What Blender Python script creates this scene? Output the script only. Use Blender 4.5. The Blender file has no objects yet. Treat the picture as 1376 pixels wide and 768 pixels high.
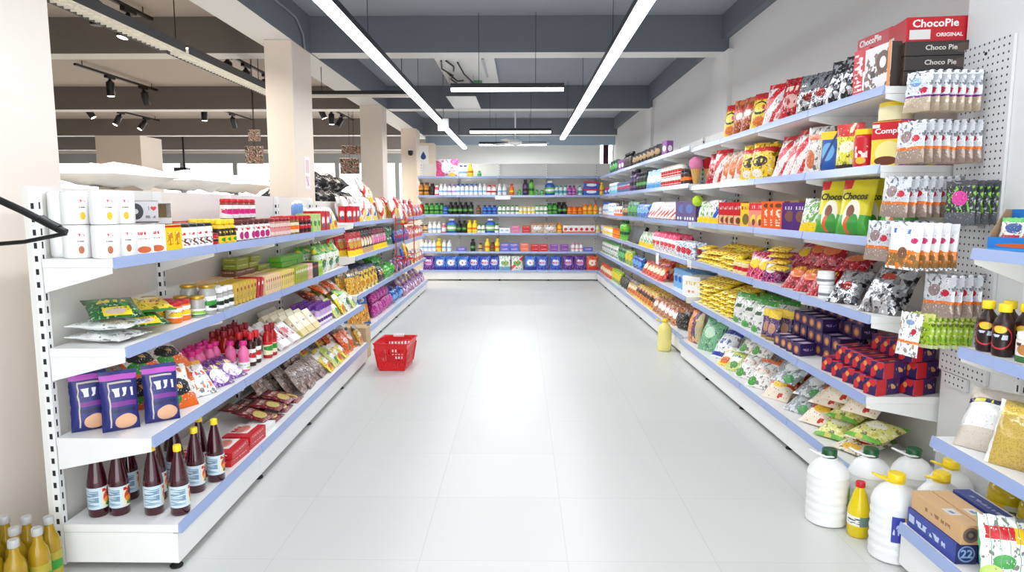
import bpy, bmesh, math, random
from mathutils import Vector, Matrix, Euler, noise
random.seed(7)
SC = bpy.context.scene
COL = SC.collection
PI = math.pi

# ---------------------------------------------------------------- colour and materials
def lin(c):
    out = []
    for v in c[:3]:
        v /= 255.0
        out.append(v / 12.92 if v <= .04045 else ((v + .055) / 1.055) ** 2.4)
    return (out[0], out[1], out[2], 1.0)

MATS = {}
def plain(name, c, rough=.5, metal=0., emit=0., trans=0., spec=.5, bump=0., bscale=40., coat=0.):
    if name in MATS:
        return MATS[name]
    m = bpy.data.materials.new(name); m.use_nodes = True
    nt = m.node_tree; b = nt.nodes['Principled BSDF']
    b.inputs['Base Color'].default_value = lin(c)
    b.inputs['Roughness'].default_value = rough
    b.inputs['Metallic'].default_value = metal
    b.inputs['Specular IOR Level'].default_value = spec
    b.inputs['Coat Weight'].default_value = coat
    if trans:
        b.inputs['Transmission Weight'].default_value = trans
    if emit:
        b.inputs['Emission Color'].default_value = lin(c)
        b.inputs['Emission Strength'].default_value = emit
    if bump:
        add_bump(nt, b, bump, bscale)
    MATS[name] = m
    return m

def add_bump(nt, b, strength, scale):
    tc = nt.nodes.new('ShaderNodeTexCoord'); n = nt.nodes.new('ShaderNodeTexNoise')
    n.inputs['Scale'].default_value = scale; n.inputs['Detail'].default_value = 2
    bp = nt.nodes.new('ShaderNodeBump'); bp.inputs['Strength'].default_value = strength
    bp.inputs['Distance'].default_value = .01
    nt.links.new(tc.outputs['Object'], n.inputs['Vector'])
    nt.links.new(n.outputs['Fac'], bp.inputs['Height'])
    nt.links.new(bp.outputs['Normal'], b.inputs['Normal'])

def pack(name, base, layers=(), rough=.4, metal=0., bump=0., bscale=40., spec=.5, uvjit=False):
    """printed packaging: flat colours laid over a base by UV position.
    layers: ('r',u0,u1,v0,v1,col) ('e',u,v,ru,rv,col) ('t',u0,u1,v0,v1,col,nx,ny) ('n',scale,cut,col) ('s',freq,duty,col) ('d',slope,offset,width,col)"""
    if name in MATS:
        return MATS[name]
    m = bpy.data.materials.new(name); m.use_nodes = True
    nt = m.node_tree; N = nt.nodes; L = nt.links
    b = N['Principled BSDF']
    b.inputs['Roughness'].default_value = rough; b.inputs['Metallic'].default_value = metal
    b.inputs['Specular IOR Level'].default_value = spec
    uv = N.new('ShaderNodeUVMap'); uv.uv_map = 'UVMap'
    sep = N.new('ShaderNodeSeparateXYZ'); L.new(uv.outputs['UV'], sep.inputs[0])
    U, V = sep.outputs['X'], sep.outputs['Y']
    def math_(op, a, bb, c=None):
        n = N.new('ShaderNodeMath'); n.operation = op
        for i, x in enumerate((a, bb, c)):
            if x is None: continue
            if isinstance(x, (int, float)): n.inputs[i].default_value = x
            else: L.new(x, n.inputs[i])
        return n.outputs[0]
    def rect(u0, u1, v0, v1):
        a = math_('COMPARE', U, (u0 + u1) / 2, (u1 - u0) / 2)
        c = math_('COMPARE', V, (v0 + v1) / 2, (v1 - v0) / 2)
        return math_('MULTIPLY', a, c)
    def nz(scale, seed, sx=1, sy=1):
        mp = N.new('ShaderNodeMapping'); mp.inputs['Scale'].default_value = (sx, sy, 1)
        mp.inputs['Location'].default_value = (seed, seed * .7, seed * .3)
        L.new(uv.outputs['UV'], mp.inputs['Vector'])
        n = N.new('ShaderNodeTexNoise'); n.inputs['Scale'].default_value = scale
        n.inputs['Detail'].default_value = 1.5
        L.new(mp.outputs['Vector'], n.inputs['Vector'])
        return n.outputs['Fac']
    cur = None
    layers = list(layers)
    if bump >= .2:      # small print and pictures scattered over a soft pack
        dk = tuple(int(v * .55) for v in base); lt = tuple(int(v + (250 - v) * .62) for v in base)
        pre = [('n', 9., .6, dk), ('n', 13., .62, lt)]
        layers = pre + layers + [('n2', 22., .67, lt), ('n2', 17., .68, dk)]
    for k, ly in enumerate(layers):
        t = ly[0]
        if t == 'r':
            mask = rect(*ly[1:5]); col = ly[5]
        elif t == 'e':
            du = math_('DIVIDE', math_('SUBTRACT', U, ly[1]), ly[3])
            dv = math_('DIVIDE', math_('SUBTRACT', V, ly[2]), ly[4])
            mask = math_('LESS_THAN', math_('ADD', math_('MULTIPLY', du, du), math_('MULTIPLY', dv, dv)), 1.0); col = ly[5]
        elif t == 't':
            nx, ny = (ly[6], ly[7]) if len(ly) > 6 else (16, 5)
            mask = math_('MULTIPLY', rect(*ly[1:5]), math_('GREATER_THAN', nz(1.0, 3.1 + k, nx, ny), .5)); col = ly[5]
        elif t == 'n':
            mask = math_('GREATER_THAN', nz(ly[1], 1.7 + k), ly[2]); col = ly[3]
        elif t == 'n2':
            mask = math_('MULTIPLY', math_('GREATER_THAN', nz(ly[1], 5.3 + k), ly[2]), rect(.06, .94, .08, .92)); col = ly[3]
        elif t == 's':
            mask = math_('LESS_THAN', math_('FRACT', math_('MULTIPLY', U, ly[1]), 0), ly[2]); col = ly[3]
        elif t == 'd':
            mask = math_('COMPARE', math_('MULTIPLY_ADD', U, ly[1], ly[2]), V, ly[3]); col = ly[4]
        mx = N.new('ShaderNodeMix'); mx.data_type = 'RGBA'
        L.new(mask, mx.inputs[0])
        if cur is None: mx.inputs[6].default_value = lin(base)
        else: L.new(cur, mx.inputs[6])
        mx.inputs[7].default_value = lin(col)
        cur = mx.outputs[2]
    if cur is None: b.inputs['Base Color'].default_value = lin(base)
    else: L.new(cur, b.inputs['Base Color'])
    if bump: add_bump(nt, b, bump, bscale)
    MATS[name] = m
    return m

# ---------------------------------------------------------------- mesh builder
class MB:
    def __init__(s):
        s.v = []; s.f = []; s.m = []; s.uv = []
    def face(s, pts, uvs, m=0):
        i = len(s.v); s.v.extend(pts); s.f.append(tuple(range(i, i + len(pts)))); s.m.append(m); s.uv.append(list(uvs))
    def box(s, x0, x1, y0, y1, z0, z1, m=0, fm=None):
        """six faces, each with its own 0..1 UV; fm overrides materials: front(-y) back left right bottom top"""
        fm = fm or [m] * 6
        i = len(s.v)
        s.v += [(x0, y0, z0), (x1, y0, z0), (x1, y1, z0), (x0, y1, z0), (x0, y0, z1), (x1, y0, z1), (x1, y1, z1), (x0, y1, z1)]
        q = [(0, 0), (1, 0), (1, 1), (0, 1)]
        for k, f in enumerate([(0, 1, 5, 4), (2, 3, 7, 6), (3, 0, 4, 7), (1, 2, 6, 5), (3, 2, 1, 0), (4, 5, 6, 7)]):
            s.f.append(tuple(i + a for a in f)); s.m.append(fm[k]); s.uv.append(list(q))
    def prism(s, poly, axis, a0, a1, m=0):
        """extrude a polygon (list of 2D points, counter-clockwise seen from +axis) along axis x/y/z"""
        def p3(p, a):
            return {'x': (a, p[0], p[1]), 'y': (p[0], a, p[1]), 'z': (p[0], p[1], a)}[axis]
        n = len(poly); i = len(s.v)
        s.v += [p3(p, a0) for p in poly] + [p3(p, a1) for p in poly]
        for k in range(n):
            j = (k + 1) % n
            s.f.append((i + k, i + j, i + n + j, i + n + k)); s.m.append(m); s.uv.append([(0, 0), (1, 0), (1, 1), (0, 1)])
        s.f.append(tuple(i + k for k in reversed(range(n)))); s.m.append(m); s.uv.append([(0, 0)] * n)
        s.f.append(tuple(i + n + k for k in range(n))); s.m.append(m); s.uv.append([(0, 0)] * n)
    def lathe(s, prof, seg=20, m=0, segm=None, o=(0, 0, 0), ridge=None, vr=None):
        i = len(s.v); n = len(prof)
        z0, z1 = vr if vr else (min(p[1] for p in prof), max(p[1] for p in prof))
        for (r, z) in prof:
            for k in range(seg):
                a = 2 * PI * (k / seg - .5)
                rr = r
                s.v.append((o[0] + rr * math.sin(a), o[1] - rr * math.cos(a), o[2] + z))
        for j in range(n - 1):
            mm = segm[j] if segm else m
            for k in range(seg):
                k2 = (k + 1) % seg
                s.f.append((i + j * seg + k, i + j * seg + k2, i + (j + 1) * seg + k2, i + (j + 1) * seg + k)); s.m.append(mm)
                u0, u1 = k / seg, (k + 1) / seg
                va = (prof[j][1] - z0) / max(z1 - z0, 1e-6); vb = (prof[j + 1][1] - z0) / max(z1 - z0, 1e-6)
                s.uv.append([(u0, va), (u1, va), (u1, vb), (u0, vb)])
        if prof[0][0] > 1e-5:
            s.f.append(tuple(i + k for k in reversed(range(seg)))); s.m.append(segm[0] if segm else m); s.uv.append([(.5, 0)] * seg)
        if prof[-1][0] > 1e-5:
            b = i + (n - 1) * seg
            s.f.append(tuple(b + k for k in range(seg))); s.m.append(segm[-1] if segm else m); s.uv.append([(.5, 1)] * seg)
    def tube(s, pts, r, seg=8, m=0, closed=False):
        pts = [Vector(p) for p in pts]; n = len(pts); i = len(s.v); up = Vector((0, 0, 1)); ref = None
        for k, p in enumerate(pts):
            if closed: t = pts[(k + 1) % n] - pts[k - 1]
            else: t = pts[min(k + 1, n - 1)] - pts[max(k - 1, 0)]
            t.normalize()
            if ref is None:
                ref = up if abs(t.z) < .9 else Vector((1, 0, 0))
            a = t.cross(ref)
            if a.length < 1e-4: a = t.cross(Vector((0, 1, 0)))
            a.normalize(); b = a.cross(t); ref = b
            for q in range(seg):
                an = 2 * PI * q / seg
                s.v.append(tuple(p + a * (r * math.cos(an)) + b * (r * math.sin(an))))
        for k in range(n if closed else n - 1):
            k2 = (k + 1) % n
            for q in range(seg):
                q2 = (q + 1) % seg
                s.f.append((i + k * seg + q, i + k2 * seg + q, i + k2 * seg + q2, i + k * seg + q2)); s.m.append(m); s.uv.append([(0, 0), (1, 0), (1, 1), (0, 1)])
        if not closed:
            s.f.append(tuple(i + q for q in range(seg))); s.m.append(m); s.uv.append([(0, 0)] * seg)
            b = i + (n - 1) * seg
            s.f.append(tuple(b + q for q in reversed(range(seg)))); s.m.append(m); s.uv.append([(0, 0)] * seg)
    def mesh(s, name, mats, smooth=None, bevel=0., fix=False):
        me = bpy.data.meshes.new(name)
        me.from_pydata(s.v, [], s.f)
        for mt in mats: me.materials.append(mt)
        me.polygons.foreach_set('material_index', s.m)
        ul = me.uv_layers.new(name='UVMap')
        flat = []
        for u in s.uv:
            for a in u: flat += [a[0], a[1]]
        ul.data.foreach_set('uv', flat)
        if bevel or fix:
            bm = bmesh.new(); bm.from_mesh(me)
            if fix: bmesh.ops.recalc_face_normals(bm, faces=bm.faces)
            if bevel: bmesh.ops.bevel(bm, geom=bm.edges[:], offset=bevel, segments=1, affect='EDGES', profile=.5)
            bm.to_mesh(me); bm.free()
        if smooth is not None:
            me.polygons.foreach_set('use_smooth', [True] * len(me.polygons))
            me.set_sharp_from_angle(angle=math.radians(smooth))
        me.update()
        return me

def link(name, me, parent=None, loc=None, rz=None):
    o = bpy.data.objects.new(name, me); COL.objects.link(o)
    if parent is not None: o.parent = parent
    if loc is not None: o.location = loc
    if rz is not None: o.rotation_euler = (0, 0, rz)
    return o
def tag(o, label, cat, group=None, kind=None):
    o['label'] = label; o['category'] = cat
    if group: o['group'] = group
    if kind: o['kind'] = kind
    return o
def thing(name, label, cat, loc=(0, 0, 0), rz=0, group=None):
    o = link(name, None, None, loc, rz)
    return tag(o, label, cat, group)
def struct(name, mb, mats, smooth=None, bevel=0, fix=False):
    o = link(name, mb.mesh(name, mats if isinstance(mats, list) else [mats], smooth, bevel, fix)); o['kind'] = 'structure'
    return o
ORD = ['first', 'second', 'third', 'fourth', 'fifth', 'sixth', 'seventh', 'eighth', 'ninth', 'tenth', 'eleventh', 'twelfth', 'thirteenth', 'fourteenth', 'fifteenth', 'sixteenth', 'seventeenth', 'eighteenth', 'nineteenth', 'twentieth']
for _k, _t in ((20, 'twenty'), (30, 'thirty')):
    if _k > 20: ORD.append('thirtieth')
    for _o in ORD[:9]: ORD.append(_t + '-' + _o)

# ---------------------------------------------------------------- materials of the place
WHITE = plain('white_paint', (244, 243, 240), .6)
CREAM = plain('cream_paint', (236, 222, 206), .65)
WALLW = plain('wall_paint', (228, 226, 222), .7)
RACKW = plain('rack_enamel', (243, 243, 241), .32)
RACKP = plain('rack_panel_enamel', (236, 234, 228), .45)
STRIP = plain('price_strip_plastic', (156, 174, 216), .25)
SLOT = plain('slot_dark', (30, 32, 36), .6)
BLACK = plain('black_metal', (22, 22, 24), .4)
BLACKP = plain('black_plastic', (16, 16, 18), .32)
RUBBER = plain('black_rubber', (24, 24, 25), .7)
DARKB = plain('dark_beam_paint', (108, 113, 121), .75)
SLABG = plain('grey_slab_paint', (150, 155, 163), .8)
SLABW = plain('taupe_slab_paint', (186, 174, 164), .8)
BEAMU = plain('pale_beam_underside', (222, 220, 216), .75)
GALV = plain('galvanised_steel', (176, 178, 180), .35, .8)
TUBE = plain('tube_light', (236, 244, 255), .4, emit=6.5)
TUBE2 = plain('cross_tube_light', (236, 244, 255), .4, emit=6.5)
LAMP = plain('spot_lens', (255, 240, 215), .4, emit=12.)

def floor_mat():
    m = bpy.data.materials.new('floor_tile'); m.use_nodes = True
    nt = m.node_tree; b = nt.nodes['Principled BSDF']; N = nt.nodes; L = nt.links
    tc = N.new('ShaderNodeTexCoord'); mp = N.new('ShaderNodeMapping')
    mp.inputs['Location'].default_value = (.416 + 6.1, -3.25 + 6.1, 0)
    br = N.new('ShaderNodeTexBrick'); br.offset = 0; br.squash = 1
    br.inputs['Scale'].default_value = 1; br.inputs['Brick Width'].default_value = .61; br.inputs['Row Height'].default_value = .61
    br.inputs['Mortar Size'].default_value = .0022; br.inputs['Mortar Smooth'].default_value = .3
    br.inputs['Color1'].default_value = lin((210, 212, 208)); br.inputs['Color2'].default_value = lin((207, 209, 205)); br.inputs['Mortar'].default_value = lin((196, 197, 193))
    ns = N.new('ShaderNodeTexNoise'); ns.inputs['Scale'].default_value = 1.7; ns.inputs['Detail'].default_value = 4
    rp = N.new('ShaderNodeMapRange'); rp.inputs[3].default_value = .27; rp.inputs[4].default_value = .4
    L.new(tc.outputs['Object'], mp.inputs['Vector']); L.new(mp.outputs['Vector'], br.inputs['Vector'])
    L.new(tc.outputs['Object'], ns.inputs['Vector']); L.new(ns.outputs['Fac'], rp.inputs[0]); L.new(rp.outputs[0], b.inputs['Roughness'])
    L.new(br.outputs['Color'], b.inputs['Base Color'])
    b.inputs['Specular IOR Level'].default_value = .5
    return m

# ---------------------------------------------------------------- camera, world, colour management
cam = bpy.data.cameras.new('camera'); cam.sensor_width = 36; cam.lens = 910 / 1376 * 36; cam.clip_start = .05
co = bpy.data.objects.new('camera', cam); COL.objects.link(co)
co.location = (0, 0, 1.45)
co.rotation_euler = (PI / 2 - math.atan(107 / 910), 0, math.atan(12 / 910 * math.cos(math.atan(107 / 910))))
SC.camera = co
w = bpy.data.worlds.new('world'); SC.world = w; w.use_nodes = True
w.node_tree.nodes['Background'].inputs[0].default_value = lin((246, 250, 255))
w.node_tree.nodes['Background'].inputs[1].default_value = 3.2
SC.view_settings.view_transform = 'Standard'; SC.view_settings.look = 'None'
SC.view_settings.gamma = 1; SC.view_settings.use_curve_mapping = False
SC.view_settings.exposure = 0.44
SC.cycles.use_denoising = True
SC.cycles.max_bounces = 7; SC.cycles.diffuse_bounces = 4; SC.cycles.glossy_bounces = 3
SC.cycles.sample_clamp_indirect = 6

# ---------------------------------------------------------------- the room
mb = MB(); mb.box(-16, 2.6, -1, 20, -.1, 0); struct('floor', mb, floor_mat())
mb = MB(); mb.box(2.1, 2.4, -1, 15.9, 0, 3.13); struct('wall_right', mb, WALLW)
mb = MB(); mb.box(-2.16, 1.76, 15.6, 15.9, 0, 3.4); mb.box(1.76, 2.1, 15.6, 15.9, 0, 1.9); mb.box(1.76, 2.1, 15.6, 15.9, 2.95, 3.4)
struct('wall_back', mb, plain('back_wall_paint', (222, 222, 220), .7))
# main ceiling slab and the taupe slab of the neighbouring hall
mb = MB(); mb.box(-2.3, 2.4, -1, 15.9, 3.36, 3.5); struct('ceiling', mb, SLABG)
mb = MB(); mb.box(-16, -2.3, -1, 20, 3.36, 3.5); struct('ceiling_hall', mb, SLABW)
# cross beams: dark faces, pale underside
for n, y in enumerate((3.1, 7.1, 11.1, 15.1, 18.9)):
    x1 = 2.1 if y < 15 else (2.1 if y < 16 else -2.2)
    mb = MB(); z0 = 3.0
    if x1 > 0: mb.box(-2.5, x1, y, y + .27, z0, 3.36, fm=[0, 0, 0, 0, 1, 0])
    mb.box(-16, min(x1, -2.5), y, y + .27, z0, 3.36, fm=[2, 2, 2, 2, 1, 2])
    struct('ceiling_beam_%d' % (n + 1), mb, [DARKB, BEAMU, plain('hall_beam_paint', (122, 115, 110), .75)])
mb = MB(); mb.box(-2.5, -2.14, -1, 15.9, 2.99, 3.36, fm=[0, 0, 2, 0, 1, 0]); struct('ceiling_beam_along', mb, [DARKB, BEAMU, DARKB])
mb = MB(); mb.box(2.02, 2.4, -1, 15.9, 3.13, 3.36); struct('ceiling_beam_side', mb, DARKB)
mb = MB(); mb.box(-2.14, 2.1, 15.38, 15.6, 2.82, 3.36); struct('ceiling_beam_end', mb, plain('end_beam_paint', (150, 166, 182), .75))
for n, (y0, y1) in enumerate(((6.95, 7.5), (10.95, 11.5))):
    mb = MB(); mb.box(2.05, 2.1, y0, y1, 0, 3.0); struct('wall_pilaster_%d' % (n + 1), mb, WALLW)
# columns
mb = MB(); mb.box(-2.75, -2.14, 2.62, 3.16, 0, 3.0); struct('column_1', mb, [plain('column_paint', (242, 233, 224), .6)], bevel=.004)
mb = MB(); mb.box(-2.4, -2.14, 6.5, 7.08, 0, 2.99); struct('column_2', mb, CREAM, bevel=.004)
mb = MB(); mb.box(-2.48, -2.14, 10.62, 10.98, 0, 2.99); struct('column_3', mb, CREAM, bevel=.004)
mb = MB(); mb.box(-2.4, -2.09, 13.75, 14.2, 0, 2.99); struct('column_4', mb, CREAM, bevel=.004)
mb = MB(); mb.box(-2.25, -1.9, 15.0, 15.38, 0, 2.82); struct('column_5', mb, CREAM, bevel=.004)
mb = MB(); mb.box(1.965, 2.4, 1.2, 3.125, 0, 3.13); struct('column_right', mb, plain('column_right_paint', (232, 233, 232), .6), bevel=.004)
mb = MB(); mb.box(-9.4, -8.4, 15.1, 16.0, 0, 3.0); struct('column_hall', mb, CREAM)
# unseen walls added to hold back world light; the entrance gap lets fill in
mb = MB(); mb.box(-16, -1.7, -1.3, -1.05, 0, 3.4); mb.box(1.9, 2.4, -1.3, -1.05, 0, 3.4); mb.box(-1.7, 1.9, -1.3, -1.05, 2.75, 3.4); struct('unseen_wall_front', mb, WALLW)
mb = MB(); mb.box(-16.2, -16, -1.3, 19.5, 0, 3.4); struct('unseen_wall_left', mb, WALLW)
# window in the back wall with its dark curtain
o = link('window_1', None); o['kind'] = 'structure'
mb = MB()
for a in ((1.76, 1.79, 1.9, 2.95), (2.07, 2.1, 1.9, 2.95), (1.79, 2.07, 1.9, 1.93), (1.79, 2.07, 2.92, 2.95)):
    mb.box(a[0], a[1], 15.58, 15.66, a[2], a[3])
link('window_frame', mb.mesh('window_frame', [WHITE]), o)
mb = MB(); mb.box(1.79, 2.07, 15.66, 15.668, 1.93, 2.92)
GLASS = bpy.data.materials.new('window_glass'); GLASS.use_nodes = True
nt = GLASS.node_tree; tr = nt.nodes.new('ShaderNodeBsdfTransparent'); gl = nt.nodes.new('ShaderNodeBsdfGlossy'); mx = nt.nodes.new('ShaderNodeMixShader')
gl.inputs['Roughness'].default_value = .03; mx.inputs[0].default_value = .06
nt.links.new(tr.outputs[0], mx.inputs[1]); nt.links.new(gl.outputs[0], mx.inputs[2]); nt.links.new(mx.outputs[0], nt.nodes['Material Output'].inputs[0])
link('window_pane', mb.mesh('window_pane', [GLASS]), o)
mb = MB()
for k in range(9):
    x = 1.862 + k * .013
    mb.lathe([(.008, 1.95), (.007, 2.4), (.008, 2.93)], 8, 0, o=(x, 15.545 + .006 * (k % 2), 0))
tag(link('curtain', mb.mesh('curtain', [plain('plum_fabric', (70, 34, 58), .9)], 50)), 'narrow plum curtain gathered before the tall back window', 'curtain')
# glazed end wall of the neighbouring hall
mb = MB(); mb.box(-16, -2.2, 19.3, 19.5, 0, .75); mb.box(-16, -2.2, 19.3, 19.5, 2.93, 3.4); struct('wall_hall', mb, CREAM)
xs = [-16, -13.9, -11.7, -9.6, -8.1, -6.9, -5.2, -3.5, -2.2]
for n in range(len(xs) - 1):
    o = link('window_%d' % (n + 2), None); o['kind'] = 'structure'
    a, c = xs[n], xs[n + 1]; mb = MB()
    mb.box(a, a + .06, 19.32, 19.42, .75, 2.93); mb.box(c - .06, c, 19.32, 19.42, .75, 2.93); mb.box(a + .06, c - .06, 19.32, 19.42, .75, .81); mb.box(a + .06, c - .06, 19.32, 19.42, 2.66, 2.93)
    link('window_frame', mb.mesh('window_frame', [plain('window_frame_grey', (150, 150, 148), .5)]), o)
    mb = MB(); mb.box(a + .06, c - .06, 19.36, 19.368, .81, 2.66); link('window_pane', mb.mesh('window_pane', [GLASS]), o)

# ---------------------------------------------------------------- shelving bays
def lerp(a, b, t): return a + (b - a) * t
SHELF = {}
class Shelf:
    """front edge of one shelf board: from (x0,y0) to (x1,y1); side L faces +x, R faces -x, B faces -y"""
    def __init__(s, side, p0, p1, z, depth, where):
        s.side, s.p0, s.p1, s.z, s.depth, s.where = side, p0, p1, z, depth, where
    def at(s, a, d):
        if s.side == 'B': return (a, s.p0[1] + d)
        t = (a - s.p0[1]) / (s.p1[1] - s.p0[1]); x = lerp(s.p0[0], s.p1[0], t)
        return (x - d, a) if s.side == 'L' else (x + d, a)
    def rz(s):
        return {'L': PI / 2, 'R': -PI / 2, 'B': 0}[s.side]
TH = .032
def slot_upright(parent, x, y, z1, dx, side):
    """slotted steel upright; slots show on its front"""
    mb = MB()
    if side == 'B':
        mb.box(x - .016, x + .016, y - .02, y + .03, .02, z1)
        z = .14
        while z < z1 - .04:
            mb.box(x - .004, x + .004, y - .0206, y - .019, z, z + .026, 1); z += .05
    else:
        mb.box(min(x, x + dx * .03), max(x, x + dx * .03), y - .016, y + .016, .02, z1)
        z = .14; xf = x + dx * .0306
        while z < z1 - .04:
            mb.box(min(xf, xf - dx * .002), max(xf, xf - dx * .002), y - .004, y + .004, z, z + .026, 1)
            mb.box(min(x + dx * .008, x + dx * .02), max(x + dx * .008, x + dx * .02), y - .0166, y - .015, z, z + .022, 1)
            z += .05
    return link('upright', mb.mesh('upright', [RACKW, SLOT]), parent)

def rack(name, side, ys, back, levels, top, label, group, where, foot=True):
    """ys: bay joints along the run; back: (b0,b1) plane of the back panel at both ends; levels: [(z, f0, f1)] front edges, lowest first"""
    Y0, Y1 = ys[0], ys[-1]; nb = len(ys) - 1
    sg = {'L': 1, 'R': -1, 'B': 0}[side]
    for k in range(nb):
        a, c = ys[k], ys[k + 1]
        lab = label[k] if isinstance(label, list) else label
        ta, tc = (a - Y0) / (Y1 - Y0), (c - Y0) / (Y1 - Y0)
        if side == 'B': root = thing('shelving_bay', lab, 'shelving', ((a + c) / 2, back[0], 0), 0, group)
        else: root = thing('shelving_bay', lab, 'shelving', (lerp(back[0], back[1], (ta + tc) / 2), (a + c) / 2, 0), 0, group)
        off = root.location
        def part(nm, mb, mats, par=root, **kw):
            mb.v = [(v[0] - off.x, v[1] - off.y, v[2]) for v in mb.v]
            return link(nm, mb.mesh(nm, mats, **kw), par)
        g = .0015
        # quad prism between two fronts/backs
        def slab(fa, fc, ba, bc, z0, z1, m=0, mbx=None, gg=g):
            mbx = mbx or MB()
            if side == 'B':
                mbx.box(a + gg, c - gg, fa, ba, z0, z1, m)
            else:
                p = [(fa, a + gg), (fc, c - gg), (bc, c - gg), (ba, a + gg)]
                if side == 'L': p = p[::1]
                mbx.prism(p if side == 'L' else p[::-1], 'z', z0, z1, m)
            return mbx
        if side == 'B': ba = bc = back[0]
        else: ba, bc = lerp(back[0], back[1], ta), lerp(back[0], back[1], tc)
        out = -sg if side != 'B' else 1          # direction away from the aisle
        if side == 'B': mb = slab(ba, ba, ba + .02, bc + .02, .05, top)
        else: mb = slab(ba, bc, ba + out * .02, bc + out * .02, .05, top)
        part('back_panel', mb, [RACKP], fix=True)
        def upr(at, b):
            mb = MB()
            if side == 'B':
                o = slot_upright(root, at - off.x, b - .03 - off.y, top, 0, 'B')
            else:
                o = slot_upright(root, b - off.x, at - off.y, top, sg, side)
        upr(a + .018, ba)
        if k == nb - 1: upr(c - .018, bc)
        for li, (z, f0, f1) in enumerate(levels):
            if side == 'B': fa = fc = f0
            else: fa, fc = lerp(f0, f1, ta), lerp(f0, f1, tc)
            bi = .034
            if side == 'B': mb = slab(fa, fa, ba - .05, ba - .05, z - TH, z)
            else: mb = slab(fa, fc, ba + sg * bi, bc + sg * bi, z - TH, z)
            sh = part('deck_board' if li == 0 else 'shelf_board', mb, [RACKW], fix=True)
            # price strip on the front edge, leaning back a little
            mb = MB()
            if side == 'B':
                mb.prism([(fa - .012, z - .034), (fa - .001, z - .034), (fa - .001, z + .006), (fa - .004, z + .006)], 'x', a + .004, c - .004)
                st = part('price_strip', mb, [STRIP], sh, fix=True)
            else:
                sec = [(sg * .014, -.036), (sg * .001, -.036), (sg * .001, .006), (sg * .004, .006)]
                i = len(mb.v); n = 4
                for (f, yy) in ((fa, a + .004), (fc, c - .004)):
                    mb.v += [(f + s_[0], yy, z + s_[1]) for s_ in sec]
                for q in range(4):
                    q2 = (q + 1) % 4; mb.f.append((q, q2, n + q2, n + q)); mb.m.append(0); mb.uv.append([(0, 0)] * 4)
                mb.f.append((0, 1, 2, 3)); mb.m.append(0); mb.uv.append([(0, 0)] * 4); mb.f.append((7, 6, 5, 4)); mb.m.append(0); mb.uv.append([(0, 0)] * 4)
                st = part('price_strip', mb, [STRIP], sh, fix=True)
            if li > 0:      # tapered end brackets under the board
                for (yy, f, b) in ((a + .004, fa, ba), (c - .008, fc, bc)):
                    mb = MB()
                    if side == 'B':
                        mb.prism([(f + .004, z - .035), (f + .004, z - .05), (b - .035, z - .13), (b - .035, z - .035)], 'x', yy, yy + .004)
                    else:
                        pf, pb = f - sg * .004, b + sg * .035
                        mb.prism([(pf, z - .033), (pf, z - .055), (pb, z - .13), (pb, z - .033)], 'y', yy, yy + .004)
                    part('bracket', mb, [RACKW], sh, fix=True)
            else:
                mb = MB(); ins = .012
                if side == 'B': mb = slab(fa + ins, fa + ins, fa + .03, fa + .03, .03, z - .036)
                else: mb = slab(fa - sg * ins * -0 - sg * .004, fc - sg * .004, fa - sg * .022, fc - sg * .022, .03, z - .037)
                part('kick_plate', mb, [RACKW], fix=True)
                if side != 'B' and k == 0:
                    mb = MB(); x0, x1 = sorted((fa - sg * .022, ba + sg * .034)); mb.box(x0, x1, a + .003, a + .02, .03, z - .034)
                    part('end_plate', mb, [RACKW])
                mb = MB()
                if side == 'B': mb.lathe([(.022, .0), (.024, .006), (.012, .012), (.012, .04)], 12, 0, o=(a + .03, fa + .06, 0))
                else: mb.lathe([(.024, .0), (.026, .008), (.012, .014), (.012, .04)], 12, 0, o=(fa - sg * .03, a + .03, 0))
                part('foot', mb, [RUBBER], smooth=40)
    for li, (z, f0, f1) in enumerate(levels):
        key = name + str(li)
        if side == 'B': SHELF[key] = Shelf(side, (Y0, f0), (Y1, f0), z, back[0] - .05 - f0, where[li])
        else: SHELF[key] = Shelf(side, (f0, Y0), (f1, Y1), z, abs(back[0] - f0) - .036, where[li])

rack('L', 'L', [2.55, 3.45, 4.35, 5.25, 6.2], (-1.86, -1.93), [(.19, -1.365, -1.43), (.545, -1.45, -1.46), (.903, -1.53, -1.60), (1.25, -1.555, -1.62)], 1.525,
     ['white shelving bay with dark red syrup bottles on its deck', 'white shelving bay with brown pouches on its deck, second from front on left', 'white shelving bay with gold packets, third from front on left', 'white shelving bay on left beside the red basket'],
     'left row of shelving', ['on left bottom deck', 'on left lower shelf', 'on left middle shelf', 'on left top shelf'])
rack('FL', 'L', [6.66, 7.7, 8.75, 9.8, 10.8, 11.8], (-2.02, -2.06), [(.17, -1.60, -1.64), (.56, -1.63, -1.66), (.95, -1.64, -1.67), (1.29, -1.645, -1.67)], 1.5,
     ['white shelving bay just behind the beige cardboard on the left', 'white shelving bay on far left with magenta bags on its deck', 'white shelving bay on far left with green bags on a shelf', 'white shelving bay on far left with blue bags on its deck', 'white shelving bay on far left beside the back wall rack'],
     'far left row of shelving', ['on far-left bottom deck', 'on far-left lower shelf', 'on far-left middle shelf', 'on far-left top shelf'])
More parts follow.
